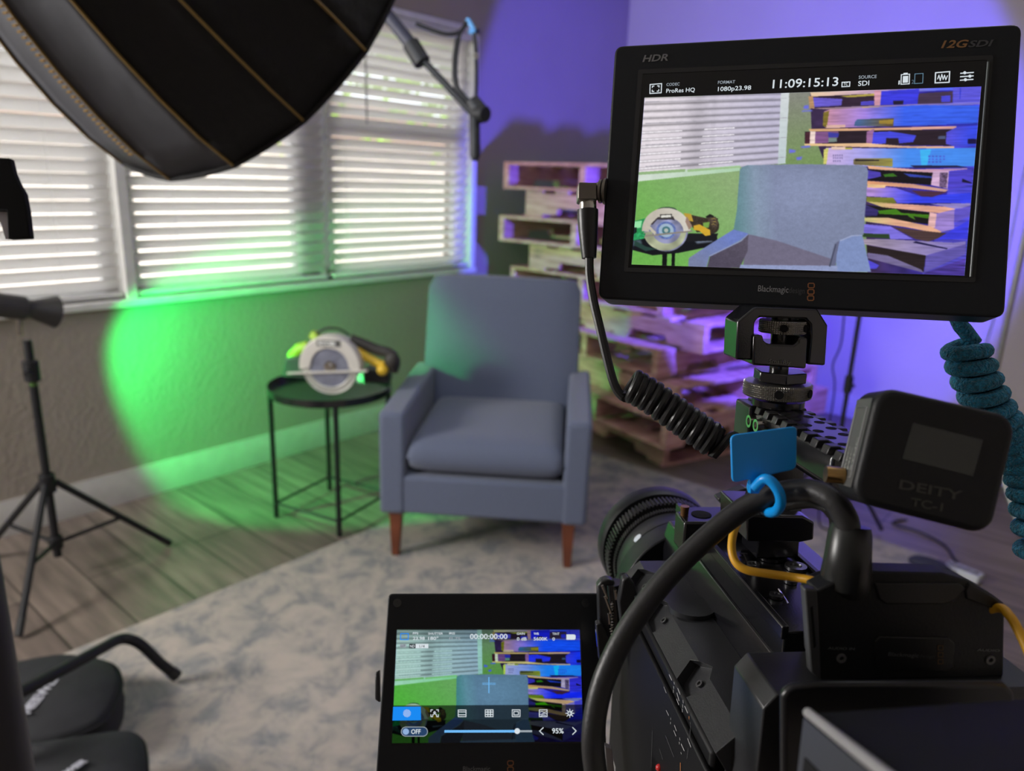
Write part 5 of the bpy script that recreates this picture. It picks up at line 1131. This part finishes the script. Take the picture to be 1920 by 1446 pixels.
# walls
fill([(200, 300), (1800, 300), (1800, 1200), (200, 1200)], (122, 130, 104), (104, 165, 80), (700, 420), (380, 1050), BLOT, 0.10)
fill([(860, 300), (1150, 300), (1150, 700), (860, 700)], (128, 130, 118), (112, 145, 78), (980, 360), (960, 670), FINE, 0.10)
fill([(230, 690), (720, 660), (700, 1110), (200, 1100)], (134, 168, 108), (100, 178, 66), (640, 720), (330, 1010), FINE, 0.08, soft=1)
# blinds
WQ = [(290, 370), (914, 352), (897, 656), (268, 708)]; HW = homog([(296, 373), (908, 357), (893, 650), (272, 700)], [(0, 0), (1, 0), (1, 1), (0, 1)])
m = mask(WQ)
HI = np.linalg.inv(HC/HC[2, 2]); X3 = np.stack([PX/PWID, PY/PHEI, np.ones_like(PX)], -1) @ HI.T; cx_ = X3[..., 0]/X3[..., 2]; cy_ = X3[..., 1]/X3[..., 2]
V3 = np.stack([cx_, cy_, np.ones_like(cx_)], -1) @ HW.T; wu, wv = V3[..., 0]/V3[..., 2], V3[..., 1]/V3[..., 2]
ph_ = (wv*10.6+0.15*(wu > 0.40)*0.2) % 1.0; prof_ = np.interp(ph_, [0, .10, .30, .62, .80, 1], [0.62, 0.80, 1.0, 0.99, 0.88, 0.62])
colw = np.array([228, 218, 226.])*(1-wu[..., None]*0)+np.array([-38, -34, -14.])*np.clip(wu*1.3-0.15, 0, 1)[..., None]
colw = colw*prof_[..., None]*(1-0.12*np.exp(-((wu-0.36)/0.07)**2))[..., None]*(1-0.05*np.exp(-((wu-.47)/.02)**2))[..., None]
gap = ((ph_ > 0.9) | (ph_ < 0.035)) & (wv > 0.45) & (wu < 0.62) & ((wu < 0.26) | (wu > 0.36)) & (vnoise(40, 400) > -0.28)
colw[gap] = (250, 245, 252); colw += FINE[..., None]*6
IMG[m] = np.clip(colw, 0, 255)[m]
fill([(880, 355), (916, 352), (899, 656), (866, 660)], (205, 212, 214), (185, 200, 205), (890, 360), (880, 650))
fill([(266, 700), (705, 664), (703, 688), (264, 734)], (205, 218, 205), (168, 210, 170), (300, 700), (700, 680)); fill([(266, 694), (470, 680), (470, 692), (266, 706)], (140, 176, 120)); fill([(480, 682), (705, 668), (705, 674), (480, 693)], (150, 190, 130))
# pallets and their blue surroundings
def W4(c1, c2=None, p1=None, p2=None, c3=None, amt=0.22, *pts): pass
def q4(pts, c1, c2=None, p1=None, p2=None, c3=None, amt=0.22, tex=None):
    kw = {}
    if p1: p1 = D4(p1)[0]; p2 = D4(p2)[0]
    fill(D4(*pts), c1, c2, p1, p2, GRAIN if tex is None else tex, amt, c3)
q4([(150, 95), (1400, 30), (1320, 1420), (560, 1420), (530, 620), (260, 610), (160, 350)], (52, 34, 70), (38, 30, 190), (500, 700), (1150, 600), amt=0.5, tex=BLOT)
q4([(1150, 60), (1400, 30), (1290, 1400), (940, 1400), (1120, 900)], (48, 48, 215), (70, 60, 190), (1250, 200), (1100, 1350), amt=0.5)
q4([(150, 92), (600, 72), (1060, 50), (1370, 40), (1370, 66), (600, 100), (160, 128)], (226, 192, 150), (190, 150, 190), (160, 110), (1100, 60), c3=(70, 90, 250))
q4([(165, 122), (608, 100), (605, 183), (165, 204)], (44, 28, 46)); q4([(172, 128), (380, 138), (372, 186), (172, 198)], (92, 78, 205)); q4([(510, 158), (605, 150), (605, 182), (510, 184)], (70, 60, 200)); q4([(360, 118), (606, 100), (606, 116), (420, 128)], (180, 160, 60))
q4([(138, 118), (170, 118), (182, 206), (146, 206)], (178, 132, 88)); q4([(606, 78), (656, 76), (648, 184), (606, 188)], (214, 146, 168))
q4([(656, 84), (925, 66), (915, 178), (648, 182)], (46, 46, 232)); q4([(740, 152), (815, 150), (810, 178), (742, 180)], (30, 24, 50)); q4([(922, 100), (1165, 82), (1162, 166), (914, 176)], (62, 44, 70)); q4([(1082, 118), (1148, 112), (1146, 160), (1082, 162)], (60, 58, 225))
q4([(1165, 60), (1372, 44), (1366, 162), (1164, 168)], (78, 72, 222)); q4([(1216, 58), (1222, 58), (1218, 140), (1212, 140)], (30, 40, 200))
q4([(155, 206), (600, 186), (1362, 160), (1360, 178), (600, 214), (280, 214)], (160, 124, 136), (110, 100, 210), (300, 200), (1200, 170)); q4([(520, 196), (640, 192), (640, 208), (520, 212)], (190, 160, 80))
q4([(250, 228), (290, 214), (940, 182), (1350, 186), (1342, 318), (750, 332), (262, 346), (242, 330)], (196, 132, 160), (146, 112, 214), (270, 280), (820, 260), c3=(40, 84, 246))
q4([(244, 236), (286, 222), (268, 345), (240, 330)], (124, 106, 34)); q4([(470, 300), (486, 284), (746, 276), (740, 335), (462, 332)], (60, 92, 140), (92, 74, 48), (500, 300), (700, 300)); q4([(640, 292), (742, 284), (738, 318), (640, 316)], (150, 120, 40))
q4([(265, 326), (400, 322), (400, 342), (265, 346)], (226, 176, 160)); q4([(1120, 318), (1340, 310), (1340, 330), (1120, 330)], (36, 40, 190))
q4([(138, 352), (600, 346), (1190, 332), (1190, 352), (590, 366), (150, 370)], (228, 172, 112), (214, 150, 140), (150, 360), (1180, 340))
q4([(112, 372), (1170, 354), (1172, 472), (112, 460)], (38, 26, 36)); q4([(118, 378), (150, 372), (146, 456), (112, 456)], (66, 28, 40)); q4([(150, 368), (188, 368), (184, 457), (146, 457)], (226, 200, 190))
q4([(188, 372), (352, 370), (350, 412), (276, 452), (184, 456)], (120, 72, 128)); q4([(278, 376), (356, 384), (350, 412), (280, 414)], (54, 52, 170)); q4([(280, 416), (340, 414), (340, 444), (280, 448)], (110, 130, 124))
q4([(552, 372), (606, 352), (590, 462), (548, 460)], (150, 94, 150)); q4([(598, 376), (720, 370), (905, 398), (882, 446), (782, 456), (776, 418), (690, 418), (688, 456), (590, 462)], (54, 58, 226)); q4([(1060, 404), (1112, 402), (1112, 424), (1060, 424)], (70, 80, 120))
q4([(1118, 376), (1182, 344), (1342, 328), (1340, 472), (1170, 474), (1114, 460)], (72, 66, 220), (40, 60, 240), (1130, 400), (1300, 400)); q4([(1270, 424), (1338, 424), (1338, 458), (1270, 458)], (20, 14, 60))
q4([(108, 458), (560, 454), (820, 474), (1176, 476), (1172, 494), (560, 482), (110, 472)], (230, 188, 126), (222, 166, 140), (110, 465), (1100, 485))
q4([(262, 486), (740, 492), (1332, 488), (1322, 618), (736, 628), (262, 606)], (200, 170, 224), (150, 150, 236), (280, 550), (840, 560), c3=(52, 130, 246), amt=0.10)
q4([(246, 500), (280, 486), (266, 602), (244, 602)], (206, 200, 96)); q4([(300, 480), (400, 482), (400, 500), (300, 500)], (224, 190, 170)); q4([(400, 484), (450, 486), (450, 498), (400, 498)], (170, 160, 50))
q4([(930, 500), (1010, 498), (980, 612), (940, 612)], (44, 176, 250), amt=0.1)
q4([(458, 572), (474, 562), (736, 562), (736, 622), (458, 606)], (104, 92, 60), (150, 140, 60), (470, 590), (730, 590)); q4([(470, 570), (640, 572), (640, 580), (470, 582)], (40, 34, 36))
for k in range(14):
    a_ = 312+(k % 5)*15; b_ = 534+(k//5)*20; q4([(a_, b_), (a_+9, b_), (a_+9, b_+13), (a_, b_+13)], (120, 106, 160))
    a_ = 990+(k % 5)*26; q4([(a_, b_+8), (a_+14, b_+8), (a_+14, b_+20), (a_, b_+20)], (60, 84, 210))
q4([(556, 614), (730, 628), (900, 640), (1268, 632), (1262, 654), (1132, 668), (730, 652), (566, 636)], (234, 168, 120), (176, 130, 190), (600, 630), (1200, 640)); q4([(860, 612), (1190, 612), (1270, 626), (900, 632)], (30, 30, 70))
q4([(560, 640), (1020, 664), (1014, 752), (560, 718)], (20, 16, 22)); q4([(560, 645), (650, 660), (655, 690), (560, 712)], (66, 52, 180)); q4([(668, 676), (740, 668), (770, 690), (680, 694)], (50, 110, 24)); q4([(812, 668), (850, 672), (1014, 690), (1012, 702), (860, 694)], (40, 56, 170))
q4([(1022, 654), (1136, 654), (1126, 778), (1008, 752)], (208, 164, 206)); q4([(1072, 664), (1128, 664), (1118, 772), (1068, 768)], (96, 72, 110), amt=0.8, tex=FINE)
q4([(1136, 652), (1300, 636), (1296, 742), (1126, 794)], (66, 54, 206)); q4([(556, 722), (880, 744), (1134, 784), (1110, 800), (870, 772), (556, 748)], (232, 154, 104), (190, 140, 130), (600, 740), (1100, 790)); q4([(1230, 705), (1300, 735), (1300, 742), (1228, 730)], (22, 16, 50))
q4([(550, 752), (760, 772), (940, 834), (1290, 806), (1296, 884), (780, 894), (740, 842), (550, 832)], (172, 130, 214), (104, 90, 232), (600, 800), (900, 850), c3=(38, 50, 246)); q4([(556, 744), (690, 752), (680, 772), (556, 770)], (240, 190, 130))
q4([(870, 790), (1130, 800), (1020, 836), (940, 832)], (70, 36, 60)); q4([(550, 836), (740, 842), (764, 878), (700, 888), (550, 866)], (112, 116, 36)); q4([(770, 880), (1220, 878), (1220, 890), (800, 900)], (24, 22, 90))
q4([(548, 868), (780, 884), (1184, 910), (1176, 930), (1105, 956), (850, 928), (660, 908)], (196, 186, 96), (226, 158, 132), (560, 875), (800, 900)); q4([(1000, 884), (1290, 880), (1286, 910), (1180, 920)], (130, 116, 190))
q4([(536, 890), (660, 908), (998, 946), (990, 1028), (640, 990), (528, 974)], (20, 18, 18)); q4([(540, 890), (640, 930), (625, 970), (530, 974)], (44, 36, 100)); q4([(630, 934), (760, 920), (800, 950), (996, 962), (990, 990), (840, 966), (640, 956)], (58, 122, 16)); q4([(842, 962), (880, 970), (900, 1000), (850, 976)], (60, 120, 20))
q4([(998, 944), (1050, 954), (1036, 1056), (988, 1042)], (226, 170, 170)); q4([(1050, 954), (1180, 922), (1172, 1062), (1062, 1090), (1036, 1056)], (140, 112, 196)); q4([(1176, 930), (1290, 896), (1284, 974), (1172, 1020)], (84, 70, 196))
q4([(530, 982), (700, 982), (1000, 1042), (1084, 1082), (1062, 1096), (840, 1052), (530, 1008)], (196, 190, 110), (222, 160, 124), (540, 990), (760, 1020))
q4([(524, 1028), (720, 1044), (880, 1134), (720, 1134), (700, 1102), (524, 1092)], (112, 98, 222)); q4([(736, 1050), (1156, 1098), (990, 1152), (900, 1136)], (70, 48, 48)); q4([(1040, 1140), (1276, 1000), (1268, 1132)], (44, 46, 232)); q4([(524, 1094), (712, 1100), (716, 1132), (524, 1118)], (34, 56, 30))
q4([(520, 1134), (720, 1136), (1170, 1160), (1256, 1150), (1256, 1180), (980, 1254), (530, 1170)], (156, 138, 160), (124, 110, 190), (560, 1150), (1180, 1180)); q4([(900, 1150), (1130, 1200), (1120, 1206), (880, 1160)], (20, 16, 60))
q4([(550, 1178), (972, 1250), (956, 1366), (556, 1246)], (34, 24, 26)); q4([(556, 1230), (700, 1250), (940, 1350), (956, 1372), (560, 1270)], (104, 92, 140)); q4([(972, 1250), (1256, 1170), (1254, 1240), (960, 1372)], (86, 74, 170)); q4([(560, 1280), (640, 1320), (620, 1345), (560, 1345)], (66, 56, 210)); q4([(960, 1376), (1254, 1270), (1250, 1395), (960, 1395)], (64, 44, 150), amt=0.6)
# wall patches of blue light
for s_ in ([(110, 185), (140, 182), (140, 210), (100, 208)], [(90, 222), (165, 216), (165, 226), (92, 230)], [(0, 495), (50, 505), (40, 520), (0, 525)], [(50, 555), (95, 548), (85, 572), (55, 575)], [(80, 478), (150, 470), (150, 484), (90, 488)]): fill(D4(*s_), (96, 100, 228), soft=2)
# table and saw
fill([(236, 978), (606, 960), (606, 985), (560, 1014), (440, 1038), (330, 1048), (238, 1024)], (14, 15, 20)); fill([(500, 975), (560, 970), (590, 990), (520, 998)], (96, 108, 130), soft=3); fill([(240, 985), (280, 982), (285, 1000), (240, 1010)], (60, 80, 90), soft=3)
for a_, b_ in ((372, 392), (412, 426)): fill([(a_, 1040), (b_, 1038), (b_-2, 1100), (a_-2, 1100)], (10, 14, 12))
fill([(420, 955), (610, 955), (600, 985), (480, 990)], (20, 20, 24)); fill(ell(585, 922, 30, 34), (46, 38, 30)); fill([(490, 875), (560, 890), (610, 890), (600, 945), (520, 950), (480, 905)], (52, 42, 32), tex=FINE, amt=.6); fill([(545, 910), (575, 905), (570, 930), (548, 932)], (110, 160, 60))
fill([(505, 922), (530, 916), (576, 940), (578, 962), (556, 966), (530, 944), (506, 940)], (214, 164, 30)); fill([(462, 868), (495, 872), (505, 905), (480, 900)], (190, 150, 40)); fill([(318, 880), (345, 852), (362, 858), (330, 895)], (176, 220, 30)); fill(ell(392, 856, 42, 14, 180, 360), (44, 70, 50))
fill([(245, 905), (300, 890), (320, 960), (250, 975)], (26, 140, 70)); fill([(250, 905), (285, 900), (280, 930), (250, 935)], (140, 230, 160)); fill([(245, 930), (262, 930), (262, 965), (245, 965)], (14, 30, 24))
fill(ell(388, 942, 94, 90), (128, 130, 168), tex=BLOT, amt=0.6); fill(ell(388, 942, 42, 38), (88, 108, 176), tex=FINE, amt=.3); fill(ell(388, 942, 32, 29), (150, 176, 200)); fill(ell(388, 942, 18, 17), (60, 110, 120)); fill(ell(388, 942, 9, 9), (170, 180, 170))
fill(ell(388, 942, 104, 96, 178, 362)+ell(388, 948, 74, 62, 360, 180), (186, 176, 160), (206, 200, 188), (290, 930), (480, 930)); fill([(352, 886), (418, 882), (426, 900), (412, 896), (350, 896), (330, 918), (322, 916)], (52, 46, 50))
fill([(362, 874), (413, 872), (413, 890), (362, 892)], (64, 60, 58))
fill([(366, 878), (409, 876), (409, 886), (366, 888)], (226, 224, 214), tex=FINE, amt=0.2)
fill(ell(382, 944, 92, 84, 5, 175)+ell(390, 940, 62, 58, 175, 5), (160, 166, 132), tex=BLOT, amt=.5); fill([(258, 966), (500, 942), (500, 948), (258, 974)], (132, 124, 112)); fill([(296, 900), (345, 950), (340, 962), (290, 912)], (190, 182, 162)); fill([(476, 880), (500, 925), (486, 940), (470, 905)], (150, 120, 104))
# armchair
fill([(703, 685), (712, 672), (735, 664), (970, 659), (1222, 664), (1246, 672), (1252, 690), (1232, 960), (1130, 985), (1090, 1095), (718, 1092), (738, 962), (676, 940), (690, 860)], (88, 132, 140), (122, 142, 168), (690, 850), (860, 830), FINE, 0.07, c3=(116, 126, 160))
fill([(740, 958), (860, 985), (1110, 1068), (1100, 1096), (716, 1092)], (104, 98, 124), tex=FINE, amt=0.06, soft=1)
fill([(676, 938), (740, 955), (704, 985), (574, 1050), (560, 1100), (482, 1100), (484, 1060), (560, 1010)], (98, 118, 196), (110, 120, 160), (640, 960), (520, 1080), FINE, 0.06)
fill([(740, 955), (736, 1030), (702, 1102), (562, 1100), (576, 1050), (706, 986)], (80, 72, 90), (70, 62, 82), (700, 980), (620, 1100), FINE, 0.12)
fill([(1128, 984), (1180, 962), (1226, 960), (1264, 1118), (1116, 1118), (1112, 1010)], (116, 136, 190), tex=FINE, amt=0.06); fill([(1108, 1000), (1130, 984), (1116, 1050), (1112, 1110), (1084, 1095)], (92, 96, 128))
fill([(706, 1088), (1120, 1092), (1120, 1120), (700, 1105)], (134, 146, 192), tex=FINE, amt=0.1); fill([(1084, 1094), (1112, 1000), (1116, 1000), (1090, 1096)], (58, 62, 86))
fill([(255, 985), (300, 1010), (350, 1022), (300, 1030), (250, 1005)], (30, 60, 52), soft=1)
fill([(244, 962), (262, 950), (300, 955), (292, 978), (246, 985)], (30, 150, 80), tex=FINE, amt=.5)
fill([(556, 884), (575, 872), (592, 880), (600, 910), (588, 912), (572, 896)], (26, 24, 22)); fill([(560, 888), (600, 884), (612, 905), (604, 935), (590, 930)], (70, 56, 46), tex=FINE, amt=.5)
for s_ in ([(574, 896), (592, 889), (606, 899)], [(580, 908), (598, 902), (608, 912)], [(578, 920), (590, 912), (606, 922)]): fill([s_[0], s_[1], s_[2], (s_[1][0], s_[1][1]+3)], (190, 160, 60))
fill([(704, 986), (736, 958), (741, 958), (710, 988), (576, 1053), (570, 1050)], (132, 144, 186)); fill([(1130, 984), (1182, 962), (1226, 961), (1226, 965), (1184, 967), (1134, 988)], (148, 160, 200))
sheen = np.exp(-(((cx_-980)/190)**2+((cy_-780)/110)**2))[..., None]; ch_m = mask([(712, 680), (1245, 680), (1225, 960), (1090, 1060), (740, 956), (690, 935)])
IMG[ch_m] = (IMG*(1+0.10*sheen))[ch_m]
for y_ in range(4): fill([(300, 392+y_*92), (905, 376+y_*84), (905, 378+y_*84), (300, 395+y_*92)], (150, 146, 158))
IMG = np.clip(IMG, 0, 255)
IMG = IMG*(1+0.05*vnoise(14, 8)[..., None]); IMG = np.clip(blur(blur(IMG, 1), 1), 0, 255)

def show(pl, quad, step, grade, parent, name, strength, off):
    """picture as a vertex-coloured sheet on the screen"""
    h, w_ = PHEI//step, PWID//step
    a = IMG[:h*step, :w_*step].reshape(h, step, w_, step, 3).mean((1, 3)); a = grade(a, h, w_)
    lin = np.where(a/255 <= 0.04045, a/255/12.92, ((np.clip(a, 0, 255)/255+0.055)/1.055)**2.4)
    Q = [pl.p(*q, off) for q in quad]; Hq = homog([(0, 0), (1, 0), (1, 1), (0, 1)], quad)
    Mi = wm(parent).inverted(); vs = []
    # planar corner frame: bilinear on the true rectangle
    for j in range(h):
        v = j/(h-1); L, R_ = Q[0].lerp(Q[3], v), Q[1].lerp(Q[2], v)
        for i in range(w_): vs.append(Mi @ L.lerp(R_, i/(w_-1)))
    fs = [(j*w_+i, j*w_+i+1, (j+1)*w_+i+1, (j+1)*w_+i) for j in range(h-1) for i in range(w_-1)]
    me = bpy.data.meshes.new(name); me.from_pydata(vs, [], fs)
    at_ = me.attributes.new('picture', 'FLOAT_COLOR', 'POINT'); c = np.ones((h*w_, 4), np.float32); c[:, :3] = lin.reshape(-1, 3); at_.data.foreach_set('color', c.ravel())
    me.materials.append(mat_display(name+'_glow', strength)); o = bpy.data.objects.new(name, me); COL.objects.link(o); o.parent = parent; MWORLD[o.name] = wm(parent); return o
show(MON, [(1208.5, 183), (1840, 162), (1808.5, 517), (1184, 496)], 2, lambda a, h, w_: np.clip((a.mean(-1, keepdims=True)*0.12+a*0.88)*0.94+12, 0, 255), mon, 'display_picture', 0.95, 0.0003)
def lg(a, h, w_):
    a = a*np.array([0.80, 0.98, 0.92]); y = np.arange(h)/h; x = np.arange(w_)/w_
    g_ = a.mean(-1, keepdims=True); a = g_+(a-g_)*1.15
    k = np.where(y > 0.675, 0.42, 1.0)[:, None, None]; a = a*k
    k = np.where(y > 0.80, 0.80, 1.0)[:, None, None]; a = a*k
    wq = np.clip((0.14-y)/0.14, 0, 1)[:, None, None]; a = a*(1-0.3*wq)
    return np.clip(a, 0, 255)
show(LCD, [(744.3, 1181), (1086.8, 1181), (1094, 1391), (734.7, 1393.8)], 3, lg, scr, 'display_picture', 0.80, 0.0003)
